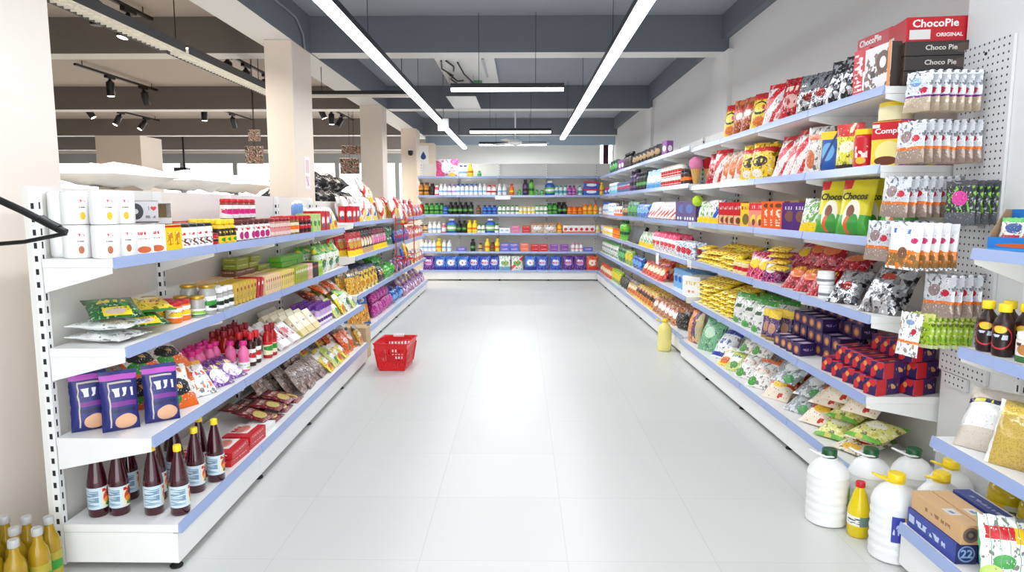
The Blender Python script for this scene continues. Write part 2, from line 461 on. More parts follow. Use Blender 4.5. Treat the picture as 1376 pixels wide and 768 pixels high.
rack('R', 'R', [3.14, 3.93, 4.74, 5.57, 6.4], (2.05, 2.03), [(.19, 1.612, 1.53), (.555, 1.635, 1.63), (.94, 1.635, 1.62), (1.302, 1.635, 1.61), (1.635, 1.635, 1.60), (1.985, 1.635, 1.60)], 2.16,
     ['white shelving bay topped with red and black boxes, beside the white jugs', 'white shelving bay with silver bags on its top shelf', 'white shelving bay on right with yellow packs stacked low, third from front', 'white shelving bay on right with green sacks on its deck'],
     'right row of shelving', ['on right bottom deck', 'on right second shelf', 'on right third shelf', 'on right fourth shelf', 'on right fifth shelf', 'on right top shelf'])
rack('FR', 'R', [6.46, 7.6, 8.7, 9.8, 10.9, 12.0, 13.1], (2.03, 1.98), [(.2, 1.57, 1.485), (.585, 1.585, 1.5), (.93, 1.585, 1.51), (1.3, 1.585, 1.52), (1.66, 1.585, 1.52), (2.01, 1.585, 1.52)], 2.2,
     ['white shelving bay on far right beside the pale yellow jug', 'white shelving bay on far right with pink topped white bags', 'white shelving bay on far right, third along from the yellow jug', 'white shelving bay on far right, fourth along from the yellow jug', 'white shelving bay on far right, fifth along from the yellow jug', 'white shelving bay on far right touching the back rack'],
     'far right row of shelving', ['on far-right bottom deck', 'on far-right second shelf', 'on far-right third shelf', 'on far-right fourth shelf', 'on far-right fifth shelf', 'on far-right top shelf'])
rack('B', 'B', [-2.0, -1.23, -.448, .506, 1.47, 2.02], (13.65, 13.65), [(.206, 13.2, 13.2), (.57, 13.23, 0), (.93, 13.23, 0), (1.292, 13.23, 0), (1.66, 13.23, 0), (2.02, 13.23, 0)], 2.29,
     ['white shelving bay at the back wall with a pink bag on top', 'white shelving bay at the back wall with dark bottles, second from left', 'white shelving bay at the back wall under the ceiling fan', 'white shelving bay at the back wall with orange bottles, fourth from left', 'white corner shelving bay at the back wall behind the right row'],
     'back wall shelving', ['on back-wall bottom deck', 'on back-wall second shelf', 'on back-wall third shelf', 'on back-wall fourth shelf', 'on back-wall fifth shelf', 'on back-wall top shelf'])
rack('N', 'R', [1.35, 2.59], (1.945, 1.945), [(.2, 1.515, 1.515), (.555, 1.615, 1.615), (.91, 1.695, 1.695), (1.288, 1.715, 1.715)], 1.75,
     'white shelving bay at right front holding grain bags and brown syrup bottles', 'near right shelving', ['on near-right bottom deck', 'on near-right lower shelf', 'on near-right middle shelf', 'on near-right top shelf'])

# ---------------------------------------------------------------- lights
def tube_light(loc, length, rz, w, mat, label, grp):
    t = thing('ceiling_tube_light', label, 'light', loc, rz, grp)
    mb = MB(); mb.box(-w / 2 - .004, w / 2 + .004, -length / 2, length / 2, .03, .075); link('housing', mb.mesh('housing', [BLACK]), t)
    mb = MB(); mb.prism([(-w / 2, .03), (-w / 2, .01), (-w / 3, 0), (w / 3, 0), (w / 2, .01), (w / 2, .03)], 'y', -length / 2 + .005, length / 2 - .005)
    link('diffuser', mb.mesh('diffuser', [mat], fix=True), t)
    n = max(2, int(length / 2.2)); 
    for k in range(n):
        y = -length / 2 + length * (k + .5) / n
        mb = MB(); mb.tube([(0, y, .075), (0, y, 3.36 - loc[2])], .0025, 6); link('suspension_wire', mb.mesh('suspension_wire', [BLACK]), t)
    return t
tube_light((-1.14, 6.45, 2.6), 14.9, 0, .085, TUBE, 'long bright ceiling tube light over the left side of the aisle', 'aisle lights')
tube_light((.72, 5.53, 2.6), 13.0, 0, .085, TUBE, 'long bright ceiling tube light over the right side of the aisle', 'aisle lights')
tube_light((-.14, 7.0, 2.6), 1.14, PI / 2 - .012, .05, TUBE2, 'nearest and widest short crosswise ceiling tube below the hatch', 'crosswise tube lights')
tube_light((-.17, 10.93, 2.6), 1.29, PI / 2, .05, TUBE2, 'middle short crosswise ceiling tube in front of the fan', 'crosswise tube lights')
tube_light((-.17, 14.3, 2.7), 1.4, PI / 2, .05, TUBE2, 'farthest short crosswise ceiling tube near the back wall', 'crosswise tube lights')
def lamp(name, loc, rot, sx, sy, power, col=(1, 1, 1)):
    l = bpy.data.lights.new(name, 'AREA'); l.shape = 'RECTANGLE'; l.size = sx; l.size_y = sy; l.energy = power; l.color = col
    o = bpy.data.objects.new(name, l); COL.objects.link(o); o.location = loc; o.rotation_euler = rot
    return o
lamp('aisle_light_glow_left', (-1.14, 6.4, 2.59), (0, 0, 0), .09, 14.8, 45, (.97, .985, 1))
lamp('cross_light_glow_near', (-.14, 7.0, 2.59), (0, 0, PI / 2), .05, 1.1, 16, (.94, .97, 1))
lamp('cross_light_glow_middle', (-.17, 10.93, 2.59), (0, 0, PI / 2), .05, 1.25, 22, (.94, .97, 1))
lamp('cross_light_glow_far', (-.17, 14.3, 2.69), (0, 0, PI / 2), .05, 1.35, 40, (.94, .97, 1))
lamp('aisle_light_glow_right', (.72, 5.5, 2.59), (0, 0, 0), .09, 12.9, 45, (.97, .985, 1))

from mathutils.bvhtree import BVHTree
import numpy as np
# ---------------------------------------------------------------- products: kinds
class Kind:
    """one kind of article: root mesh, part meshes (name, mesh, [sub-parts]) and its words"""
    def __init__(s, name, desc, cat, me, parts=()):
        s.name, s.desc, s.cat, s.me, s.parts = name, desc, cat, me, list(parts)
        vs = [v.co.copy() for v in me.vertices]
        for p in s.parts: vs += [v.co.copy() for v in p[1].vertices]
        if len(vs) > 260: vs = vs[::max(1, len(vs) // 220)] + [min(vs, key=lambda v: v[i]) for i in range(3)] + [max(vs, key=lambda v: v[i]) for i in range(3)]
        s.vs = vs
        A, F, off = [], [], 0
        for m_ in [me] + [p[1] for p in s.parts if p[0] != 'label' and p[0] != 'lettering']:
            A += [tuple(v.co) for v in m_.vertices]; F += [tuple(off + i for i in f.vertices) for f in m_.polygons]; off = len(A)
        s.A = np.array(A); s.F = F
        s.proto = None
    def spawn(s):
        if s.proto is None:
            r = link(s.name, s.me)
            for p in s.parts:
                c = link(p[0], p[1], r)
                for q in (p[2] if len(p) > 2 else ()): link(q[0], q[1], c)
            s.proto = r
            return r
        r = s.proto.copy(); COL.objects.link(r)
        for ch in s.proto.children:
            c = ch.copy(); COL.objects.link(c); c.parent = r
            for g in ch.children:
                d = g.copy(); COL.objects.link(d); d.parent = c
        return r

def pouch_mesh(nm, w, h, t, mat, seed=0, stand=False, crinkle=1.0, nu=9, nv=12, lump=0.0):
    mb = MB(); V = []
    for side in (0, 1):
        for j in range(nv + 1):
            v = j / nv
            for i in range(nu + 1):
                u = i / nu
                pu = max(0., 1 - abs(2 * u - 1) ** 2.6) ** .6
                e = .055
                if v < e or v > 1 - e: pv = 0.
                else:
                    q = (v - e) / (1 - 2 * e)
                    pv = (math.sin(PI * q) ** .55) if not stand else (min(1., (q + .02) * 9) ** .5 * max(0., (1 - q)) ** .55 * 1.05)
                th = t / 2 * pu * pv + .0012
                n = noise.noise(Vector((u * 4.2 + seed * 3.1, v * 5.3 + seed, side * 7.7)))
                n2 = noise.noise(Vector((u * 9 + seed, v * 11 - seed * 2, side * 3.3)))
                th *= 1 + crinkle * (.22 * n + .12 * n2) + lump * n
                x = (u - .5) * w * (1 - .05 * math.sin(PI * v)) + .004 * crinkle * n2
                z = v * h + .004 * crinkle * noise.noise(Vector((u * 3, seed, v))) * (1 if 0 < j < nv else 0)
                y = -th if side == 0 else th
                y += .03 * t * n
                if (j == nv) and i % 2: z -= .003
                V.append((x, y, z))
    n1 = (nu + 1) * (nv + 1); mb.v = V
    for side in (0, 1):
        for j in range(nv):
            for i in range(nu):
                a = side * n1 + j * (nu + 1) + i; b = a + 1; c = b + nu + 1; d = a + nu + 1
                us = [(i / nu, j / nv), ((i + 1) / nu, j / nv), ((i + 1) / nu, (j + 1) / nv), (i / nu, (j + 1) / nv)]
                if side == 0: mb.f.append((a, b, c, d)); mb.uv.append(us)
                else: mb.f.append((d, c, b, a)); mb.uv.append(us[::-1])
                mb.m.append(0)
    def rim(idx):
        for a, b in zip(idx[:-1], idx[1:]):
            mb.f.append((b, a, a + n1, b + n1)); mb.m.append(0)
            k = [(x % (nu + 1)) / nu for x in (b, a)]; q = [(x // (nu + 1)) / nv for x in (b, a)]
            mb.uv.append([(k[0], q[0]), (k[1], q[1]), (k[1], q[1]), (k[0], q[0])])
    rim([i for i in range(nu + 1)])
    rim([nv * (nu + 1) + i for i in range(nu, -1, -1)])
    rim([j * (nu + 1) for j in range(nv, -1, -1)])
    rim([j * (nu + 1) + nu for j in range(nv + 1)])
    return mb.mesh(nm, [mat], 60)

KN = {}
def pouch(key, name, desc, w, h, t, mat, stand=False, cat='packet', crinkle=1.0, lump=0., parts=()):
    KN[key] = Kind(name, desc, cat, pouch_mesh(name, w, h, t, mat, len(KN) + 1, stand, crinkle, lump=lump), parts)
def carton(key, name, desc, w, d, h, mat, cat='carton', parts=(), side=None, top=None):
    mb = MB(); mats = [mat, side or mat, top or side or mat]
    mb.box(-w / 2, w / 2, -d / 2, d / 2, 0, h, fm=[0, 0, 1, 1, 2, 2])
    KN[key] = Kind(name, desc, cat, mb.mesh(name, mats, None, min(w, d, h) * .025), parts)
def lathed(nm, prof, mat, seg=16, vr=None):
    mb = MB(); mb.lathe(prof, seg, 0, vr=vr); return mb.mesh(nm, [mat], 45)
def sleeve(nm, r, z0, z1, mat, seg=16):
    mb = MB(); mb.lathe([(r - .0015, z0), (r, z0 + .0006), (r, z1 - .0006), (r - .0015, z1)], seg, 0); return mb.mesh(nm, [mat], 45)
def bottle(key, name, desc, r, h, mat, capm, labm=None, shape='round', lab=(.12, .55), cap_h=.11, cap_r=.42, seg=14, cat='bottle', rise=None):
    zc = h * (1 - cap_h)
    if shape == 'taper':   # long tapering neck
        prof = [(r * .9, 0), (r, h * .02), (r, h * .46), (r * .97, h * .5), (r * .82, h * .62), (r * .62, h * .76), (r * .42, h * .86), (r * .36, zc)]
    elif shape == 'square':  # broad shoulders
        prof = [(r * .92, 0), (r, h * .03), (r, h * .66), (r * .9, h * .74), (r * .5, h * .8), (r * .4, zc)]
    elif shape == 'jar':
        prof = [(r * .92, 0), (r, h * .04), (r, h * .76), (r * .94, h * .8), (r * .86, zc)]
    elif shape == 'waist':
        prof = [(r * .92, 0), (r, h * .04), (r * .96, h * .3), (r * .86, h * .42), (r * .97, h * .55), (r * .9, h * .68), (r * .5, h * .8), (r * .42, zc)]
    elif shape == 'tube':    # stands on its cap
        prof = [(r * .6, h * cap_h), (r * .95, h * .2), (r, h * .5), (r * .9, h * .9), (r * .85, h)]
    else:
        prof = [(r * .9, 0), (r, h * .04), (r, h * .6), (r * .86, h * .7), (r * .5, h * .79), (r * .4, zc)]
    body = lathed(name, prof, mat, seg, (0, h))
    parts = []
    if shape == 'tube': parts.append(('cap', lathed('cap', [(r * .62, 0), (r * .66, .004), (r * .62, h * cap_h)], capm, seg)))
    elif cap_h > 0:
        cr = cap_r * r if shape != 'jar' else r * .95
        parts.append(('cap', lathed('cap', [(cr, zc - .001), (cr * 1.05, zc + .002), (cr * 1.02, h - .003), (cr * .92, h)], capm, seg)))
    if labm: parts.append(('label', sleeve('label', r + .001, h * lab[0], h * lab[1], labm, seg)))
    KN[key] = Kind(name, desc, cat, body, parts)
def text_mesh(body, size, mat, depth=.0012, align='CENTER', shear=0., width=None):
    c = bpy.data.curves.new('lettering', 'FONT'); c.body = body; c.size = size; c.extrude = depth; c.align_x = align; c.align_y = 'CENTER'; c.shear = shear; c.resolution_u = 2
    c.offset = size * .018
    o = bpy.data.objects.new('lettering', c); COL.objects.link(o)
    dg = bpy.context.evaluated_depsgraph_get(); me = bpy.data.meshes.new_from_object(o.evaluated_get(dg))
    bpy.data.objects.remove(o); me.name = 'lettering'
    if width:
        xs = [v.co.x for v in me.vertices]; k = width / max(max(xs) - min(xs), 1e-6)
        for v in me.vertices: v.co.x *= k
    me.materials.clear(); me.materials.append(mat)
    return me
def on_face(me, x=0, y=0, z=0, face='front'):
    """stand flat lettering up on a face"""
    R = {'front': Matrix.Rotation(PI / 2, 4, 'X'), 'right': Matrix.Rotation(PI / 2, 4, 'Z') @ Matrix.Rotation(PI / 2, 4, 'X'), 'left': Matrix.Rotation(-PI / 2, 4, 'Z') @ Matrix.Rotation(PI / 2, 4, 'X'), 'top': Matrix.Identity(4)}[face]
    me.transform(Matrix.Translation((x, y, z)) @ R); return me

# ---------------------------------------------------------------- placing and labelling
PLACED = []
BASEROT = {'L': PI / 2, 'R': -PI / 2, 'B': 0}
HOLD = []; SKIPPED = []; MUST = 1
def hold(root):
    bpy.context.view_layer.update()
    V, F = [], []
    for o in [root] + list(root.children_recursive):
        if o.type != 'MESH': continue
        b = len(V); mw = o.matrix_world
        V += [tuple(mw @ v.co) for v in o.data.vertices]; F += [tuple(b + i for i in f.vertices) for f in o.data.polygons]
    A = np.array(V); HOLD.append((A.min(0), A.max(0), BVHTree.FromPolygons(V, F), root.name))
for _o in list(COL.objects):
    if _o.name.startswith('shelving_bay') and _o.parent is None: hold(_o)
OFFS = sorted([(r, q, 0) for r in (0, .008, -.008, .018, -.018, .032, -.032, .05, -.05) for q in (0, .01, .022, .04)], key=lambda o: abs(o[0]) + o[1] * 1.2)
OFFS_SOFT = sorted([(r, q, h) for r in (0, .012, -.012, .03, -.03) for q in (0, .015, .04, -.02) for h in (0, .012, .028, .05, .08, .11, .15)], key=lambda o: abs(o[0]) + abs(o[1]) + o[2] * 1.3)
def put(kind, shelf, a, d, z=None, tilt=0, face=0, roll=0, row=0, layer=0, center=False, where=None, force=False):
    """a: centre along the run (metres), d: distance of the article's front from the shelf edge"""
    k = KN[kind]; s = SHELF[shelf]
    R = Matrix.Rotation(BASEROT[s.side] + math.radians(face), 3, 'Z') @ Matrix.Rotation(-math.radians(tilt), 3, 'X') @ Matrix.Rotation(math.radians(roll), 3, 'Y')
    P = [R @ v for v in k.vs]
    lo = [min(p[i] for p in P) for i in range(3)]; hi = [max(p[i] for p in P) for i in range(3)]
    run, dep = (0, 1) if s.side == 'B' else (1, 0)
    x, y = s.at(a, d)
    loc = [0, 0, 0]
    loc[run] = (x, y)[run] - (lo[run] + hi[run]) / 2
    if s.side == 'L': loc[0] = x - hi[0]
    elif s.side == 'R': loc[0] = x - lo[0]
    else: loc[1] = y - lo[1]
    loc[2] = (s.z if z is None else z) + .0012 - lo[2]
    # keep within the board, then slide clear of whatever is already there
    e = [hi[i] - lo[i] for i in range(3)]
    cen = loc[run] + (lo[run] + hi[run]) / 2
    a0, a1 = (s.p0[0], s.p1[0]) if s.side == 'B' else (s.p0[1], s.p1[1])
    if e[run] < a1 - a0 - .02:
        c2 = min(max(cen, a0 + e[run] / 2 + .006), a1 - e[run] / 2 - .006); loc[run] += c2 - cen
    ins = {'L': -1, 'R': 1, 'B': 1}[s.side]
    over = d + e[dep] - (s.depth - .004)
    if over > 0:
        loc[dep] -= ins * min(over, max(d - .006, 0))
    Rn = np.array(R); W0 = k.A @ Rn.T
    lo0, hi0 = W0.min(0), W0.max(0)
    def clash(off):
        L = np.array(loc) + off
        al, ah = lo0 + L, hi0 + L
        near = [h for h in HOLD if (h[0] < ah).all() and (h[1] > al).all()]
        if not near: return 0, None
        t = BVHTree.FromPolygons((W0 + L).tolist(), k.F)
        return sum(1 for h in near if t.overlap(h[2])), t
    best = None
    soft = tilt > 26
    for off in OFFS_SOFT if soft else OFFS:
        v = np.array((off[0] if run == 0 else ins * off[1], off[1] * ins if dep == 1 else off[0], off[2]))
        if run == 0: v = np.array((off[0], off[1], off[2]))
        n, t = clash(v)
        if best is None or n < best[0]: best = (n, v)
        if n == 0: break
    if best[0] and (row > 0 or layer > 0 or z is not None or (s.side == 'B' and shelf != 'B0')) and not force:
        SKIPPED.append(k.name); return None, e[run], e[dep], e[2]
    if best[0] == 0 and (z is not None or best[1][2] > 0):      # let it come down onto what is below
        floor_ = s.z + .0012
        while True:
            v = best[1] - np.array((0, 0, .004))
            if loc[2] + v[2] + lo[2] < floor_ - .0001: break
            if clash(v)[0]: break
            best = (0, v)
    loc = list(np.array(loc) + best[1])
    L = np.array(loc)
    HOLD.append((lo0 + L, hi0 + L, BVHTree.FromPolygons((W0 + L).tolist(), k.F), k.name))
    o = k.spawn(); o.matrix_world = Matrix.Translation(loc) @ R.to_4x4()
    PLACED.append((o, k, where or s.where, a, row, layer, s.side))
    return o, e[run], e[dep], e[2]
def size(kind, shelf, tilt=0, face=0, roll=0):
    k = KN[kind]; s = SHELF[shelf]
    R = Matrix.Rotation(BASEROT[s.side] + math.radians(face), 3, 'Z') @ Matrix.Rotation(-math.radians(tilt), 3, 'X') @ Matrix.Rotation(math.radians(roll), 3, 'Y')
    P = [R @ v for v in k.vs]
    e = [max(p[i] for p in P) - min(p[i] for p in P) for i in range(3)]
    return (e[0], e[1], e[2]) if s.side == 'B' else (e[1], e[0], e[2])
def row(shelf, kinds, a0, a1, n=0, rows=1, layers=1, d=.015, tilt=0, face=0, roll=0, jit=.006, rj=5, gap=.006, z=None, rgap=.008, nl=None, step=0., pitch=None):
    """fill a stretch of shelf between a0 and a1 with articles, several rows deep and layers high"""
    kinds = kinds if isinstance(kinds, (list, tuple)) else [kinds]
    if a0 > a1: a0, a1 = a1, a0
    sizes = [size(k, shelf, tilt, face, roll) for k in kinds]
    wmax = max(s_[0] for s_ in sizes); dmax = max(s_[1] for s_ in sizes); hmax = max(s_[2] for s_ in sizes)
    if not n: n = max(1, int((a1 - a0 + gap + .012) / (wmax + gap)))
    pit = (a1 - a0) / n
    base = SHELF[shelf].z if z is None else z
    dp = pitch or (dmax + rgap)
    q = 0
    zz = z
    for r in range(rows):
        for l in range(layers):
            for i in range(n):
                if nl and l >= nl(i, r): continue
                kd = kinds[(i + r + l) % len(kinds)] if len(kinds) > 1 else kinds[0]
                a = a0 + pit * (i + .5) + random.uniform(-jit, jit)
                put(kd, shelf, a, d + dp * r + random.uniform(0, jit), base + l * (hmax + .0015) + step * r, tilt + random.uniform(-rj, rj) * (tilt > 0), face + random.uniform(-rj, rj), roll, r, l)
                q += 1
ROWN = ['front row', 'second row', 'third row', 'fourth row', 'fifth row']
LAYN = ['bottom layer', 'second layer', 'third layer', 'fourth layer', 'fifth layer']
def label_all():
    by = {}
    for p in PLACED: by.setdefault((p[1].desc, p[2]), []).append(p)
    for (desc, where), ps in by.items():
        rows = {p[4] for p in ps}; lays = {p[5] for p in ps}
        grp = {}
        for p in ps: grp.setdefault((p[4], p[5]), []).append(p)
        for (r, l), gs in grp.items():
            side = gs[0][6]
            gs.sort(key=lambda p: p[3])
            for i, p in enumerate(gs):
                o = p[0]; bits = []
                if len(gs) > 1:
                    od = '' if i == 0 else ORD[i] + '-'
                    od += 'from-left' if side == 'B' else 'nearest'
                    if i == 0 and side == 'B': od = 'leftmost'
                    bits.append(od)
                t = ' '.join(bits + [desc])
                if len(rows) > 1: t += ', ' + ROWN[min(r, 4)]
                if len(lays) > 1: t += ', ' + LAYN[min(l, 4)]
                t += ', ' + where
                tag(o, t, p[1].cat, (desc + 's ' + where) if len(ps) > 1 else None)

# ---------------------------------------------------------------- colours
C = dict(red=(206, 26, 38), dred=(150, 18, 30), yel=(252, 218, 34), gold=(206, 164, 60), grn=(52, 146, 48), dgrn=(22, 84, 44), lime=(150, 206, 44), org=(246, 116, 30), navy=(34, 36, 104), blu=(34, 92, 196), lblu=(140, 196, 236), pur=(108, 46, 146), mag=(226, 30, 132), pink=(240, 140, 184), sil=(196, 200, 206), wht=(246, 246, 244), crm=(244, 230, 196), brn=(96, 56, 36), tan=(200, 164, 116), blk=(26, 26, 30), gry=(130, 134, 140), teal=(40, 150, 160), plum=(84, 18, 40), grey2=(178, 166, 160))
def c_(x): return C[x] if isinstance(x, str) else x
def dz(base, top=None, bot=None, blob=None, blob2=None, txt=None, txt2=None, food=None, rough=.35, metal=0., bump=.25, diag=None, speck=None):
    L = []
    if speck: L.append(('n', 7., .56, c_(speck)))
    if diag: L.append(('d', .8, .1, .13, c_(diag)))
    if top: L.append(('r', -.01, 1.01, .76, 1.01, c_(top)))
    if bot: L.append(('r', -.01, 1.01, -.01, .24, c_(bot)))
    if blob: L.append(('e', .5, .5, .33, .2, c_(blob)))
    if blob2: L.append(('e', .56, .26, .24, .14, c_(blob2)))
    if food:
        L.append(('e', .48, .24, .34, .16, c_(food))); L.append(('t', .2, .8, .1, .36, tuple(int(v * .72) for v in c_(food)), 9, 9))
    if txt: L.append(('t', .16, .84, .6, .72, c_(txt), 18, 3))
    if txt2: L.append(('t', .2, .8, .44, .56, c_(txt2), 14, 3))
    nm = 'print_' + '_'.join(str(v) for v in (base, top, bot, blob, blob2, txt, txt2, food, diag, speck, rough, metal))
    return pack(nm[:60] + str(sum(ord(ch) * (i + 1) for i, ch in enumerate(nm)) % 9973), c_(base), L, rough, metal, bump, 45.)
def P(c, rough=.35, trans=0., metal=0.):
    return plain('plastic_%s_%s_%s' % (c, rough, trans), c_(c), rough, metal, trans=trans)

# ---- left row
pouch('navy', 'cereal_pouch', 'navy pouch with magenta top band', .135, .245, .055, pack('navy_pouch', (38, 42, 116), [('r', 0, 1, .84, .93, (190, 80, 190)), ('r', .2, .24, .06, .8, (196, 186, 168)), ('r', .2, .84, .78, .81, (196, 186, 168)), ('r', .24, .96, .4, .48, (122, 50, 140)), ('t', .3, .88, .56, .7, (240, 240, 248), 9, 2.2), ('e', .62, .15, .3, .12, (226, 176, 140)), ('r', .24, .9, .3, .36, (30, 32, 84))], .4, 0, .15), True)
pouch('orangecrisp', 'crisp_packet', 'orange and white crisp packet', .17, .21, .06, pack('orange_crisp', (246, 240, 232), [('r', 0, 1, 0, .3, (240, 110, 34)), ('e', .25, .2, .3, .14, (60, 150, 60)), ('e', .52, .45, .36, .2, (36, 36, 40)), ('t', .28, .76, .4, .5, (240, 180, 70), 12, 3), ('t', .1, .9, .78, .9, (240, 120, 50), 9, 3), ('r', 0, .06, 0, 1, (240, 110, 34))], .3, 0, .3), crinkle=1.4)
pouch('orangeflap', 'snack_packet', 'white packet with orange corner', .16, .2, .05, pack('orange_flap', (248, 244, 238), [('r', 0, .4, .4, 1, (242, 116, 40)), ('r', .4, 1, .84, 1, (246, 178, 60)), ('t', .35, .9, .5, .62, (230, 60, 50), 10, 2), ('t', .3, .9, .16, .3, (240, 130, 60), 8, 4)], .3, 0, .3), crinkle=1.4)
pouch('purplecrisp', 'crisp_packet', 'purple and white crisp packet', .15, .19, .05, pack('purple_crisp', (116, 50, 150), [('e', .55, .3, .4, .24, (240, 236, 244)), ('t', .2, .85, .55, .68, (250, 230, 120), 9, 3), ('n', 6, .62, (196, 160, 220))], .28, 0, .3), crinkle=1.4)
bottle('pinkmilk', 'milk_bottle', 'pink drink bottle with magenta cap', .031, .165, plain('pink_plastic', (238, 118, 168), .3), P('mag', .4), dz('wht', blob2='lime', txt='grn', bump=0), 'waist', (.06, .3), .13, .62)
bottle('sauce', 'sauce_bottle', 'dark sauce bottle with red cap', .027, .19, plain('dark_sauce', (56, 20, 18), .15), P('red'), dz('wht', blob='red', txt='blk', bump=0), 'round', (.12, .52), .2, .66)
bottle('redsauce', 'sauce_bottle', 'red chilli sauce bottle', .028, .2, plain('chilli_sauce', (176, 24, 22), .2), P('dred'), dz('crm', top='red', blob='grn', bump=0), 'round', (.1, .5), .18, .6)
carton('whiteredpack', 'biscuit_carton', 'white and red slim carton', .13, .035, .17, pack('white_red_carton', (244, 240, 238), [('e', .3, .6, .26, .16, (200, 30, 60)), ('t', .1, .9, .3, .5, (150, 40, 80), 12, 4), ('n', 4, .6, (214, 60, 80))], .4))
carton('goldpack', 'biscuit_carton', 'cream and gold slim carton', .13, .035, .17, pack('gold_carton', (238, 226, 190), [('r', 0, 1, 0, .3, (214, 190, 110)), ('e', .5, .6, .3, .15, (250, 246, 236)), ('t', .2, .8, .56, .66, (120, 80, 40), 14, 2)], .35))
carton('olivepack', 'biscuit_carton', 'olive and white slim carton', .13, .035, .17, pack('olive_carton', (200, 204, 96), [('r', 0, 1, .5, 1, (240, 238, 224)), ('t', .2, .8, .62, .76, (90, 110, 40), 14, 2)], .35))
bottle('purplecap', 'shake_bottle', 'slim bottle with purple cap', .026, .16, plain('lilac_plastic', (206, 176, 220), .3), P('pur'), dz('wht', blob='pur', bump=0), 'round', (.1, .5), .22, .8)
SYR = plain('dark_red_syrup', (62, 6, 22), .08, coat=.5)
bottle('syrup', 'syrup_bottle', 'dark red syrup bottle with yellow cap', .038, .29, SYR, P('yel'), pack('syrup_label', (206, 226, 236), [('t', .2, .46, .1, .9, (120, 150, 176), 3, 18), ('r', .5, .76, .06, .94, (238, 224, 196)), ('e', .63, .5, .1, .3, (216, 60, 50)), ('e', .6, .38, .06, .14, (244, 150, 50)), ('e', .66, .66, .06, .12, (46, 60, 70)), ('e', .64, .18, .08, .1, (70, 140, 60)), ('t', .52, .74, .78, .92, (200, 30, 50), 10, 2)], .4), 'taper', (.12, .43), .085, .4, 18)
REDBOX = pack('red_flat_box', (246, 236, 232), [('r', 0, 1, .0, .28, (206, 24, 44)), ('r', .0, .3, 0, 1, (214, 30, 50)), ('e', .62, .62, .28, .24, (240, 150, 130)), ('t', .36, .9, .76, .92, (206, 20, 40), 12, 3)], .35)
carton('redbox', 'sweet_box', 'flat red and white box', .21, .15, .034, dz('red', txt='wht', bump=0), side=dz('red', txt='wht', bump=0), top=REDBOX)
carton('whitebox', 'sweet_box', 'flat plain white box', .17, .14, .03, P('wht', .5))
pouch('redflat', 'spice_packet', 'maroon packet with cream window', .15, .2, .022, pack('maroon_packet', (132, 20, 36), [('e', .5, .32, .32, .2, (244, 222, 120)), ('t', .15, .85, .6, .74, (240, 220, 200), 11, 3), ('r', 0, 1, .88, 1, (60, 14, 24)), ('r', .6, 1, .5, .58, (206, 30, 40))], .3, 0, .2))
pouch('greypack', 'spice_pouch', 'translucent grey-brown spice pouch', .16, .21, .05, pack('greybrown_pouch', (176, 158, 150), [('n', 5, .55, (146, 120, 112)), ('e', .5, .6, .16, .1, (60, 44, 44)), ('e', .5, .6, .1, .06, (214, 190, 180)), ('t', .2, .8, .2, .3, (110, 80, 76), 10, 3)], .22, 0, .35), crinkle=1.6)
pouch('yellowpouch', 'noodle_packet', 'yellow and white packet', .15, .19, .045, dz('yel', top='wht', blob='wht', txt='grn', food='org', rough=.3), crinkle=1.3)
pouch('orangepouch', 'crisp_packet', 'bright orange packet', .16, .21, .06, pack('bright_orange', (242, 96, 30), [('e', .5, .5, .3, .14, (250, 240, 230)), ('t', .26, .74, .46, .56, (200, 30, 30), 10, 2), ('e', .6, .2, .2, .1, (70, 140, 50)), ('n', 5, .64, (250, 190, 70))], .28, 0, .3), crinkle=1.4)
pouch('goldpouch', 'crisp_packet', 'gold and brown packet', .15, .2, .05, dz((220, 178, 60), top='brn', blob='crm', txt='brn', food='org', rough=.28), crinkle=1.4)
pouch('palegreen', 'snack_packet', 'pale green and white packet', .15, .19, .05, dz((214, 220, 130), top=(180, 200, 90), blob='wht', blob2='grn', txt='dgrn', rough=.28), crinkle=1.3)
pouch('darkpouch', 'snack_packet', 'dark charcoal packet', .15, .19, .05, dz((60, 56, 70), blob='gold', txt='wht', food='brn', rough=.25), crinkle=1.4)
pouch('brownred', 'snack_packet', 'reddish brown packet', .16, .2, .06, dz((130, 44, 34), blob='org', txt='crm', speck='brn', rough=.28), crinkle=1.4)
pouch('whitebag', 'rice_bag', 'flat white cloth-like bag', .2, .24, .035, dz((238, 240, 238), blob=(216, 226, 222), rough=.5), crinkle=1.6, lump=.3)
pouch('greenlie', 'tea_pouch', 'dark green pouch with yellow corner', .19, .27, .05, pack('green_pouch', (22, 110, 42), [('r', .25, .8, .05, .3, (250, 218, 40)), ('e', .5, .17, .2, .08, (230, 200, 190)), ('t', .2, .8, .5, .66, (240, 220, 60), 10, 3), ('n', 4, .62, (40, 150, 50)), ('r', 0, 1, .88, 1, (20, 60, 24))], .22, 0, .3), crinkle=1.4)
pouch('yellowlie', 'noodle_packet', 'bright yellow packet with red print', .16, .22, .035, pack('yellow_lie', (252, 216, 30), [('t', .15, .85, .4, .6, (190, 40, 80), 9, 4), ('e', .5, .75, .28, .1, (250, 240, 200)), ('r', 0, 1, 0, .08, (40, 130, 50))], .28, 0, .3), crinkle=1.4)
bottle('redlidjar', 'spread_jar', 'orange jar with red lid', .036, .1, plain('orange_spread', (238, 130, 40), .3), P('red'), dz('wht', bot='org', blob='yel', txt='red', bump=0), 'jar', (.1, .72), .2, seg=16, cat='jar')
JARG = plain('grey_jar_glass', (172, 172, 168), .12, coat=.4)
bottle('glassjar', 'honey_jar', 'clear glass jar with gold lid', .036, .105, JARG, P('gold', .3, metal=.6), dz('wht', bot='grn', blob='lime', txt='blk', bump=0), 'jar', (.06, .4), .14, seg=16, cat='jar')
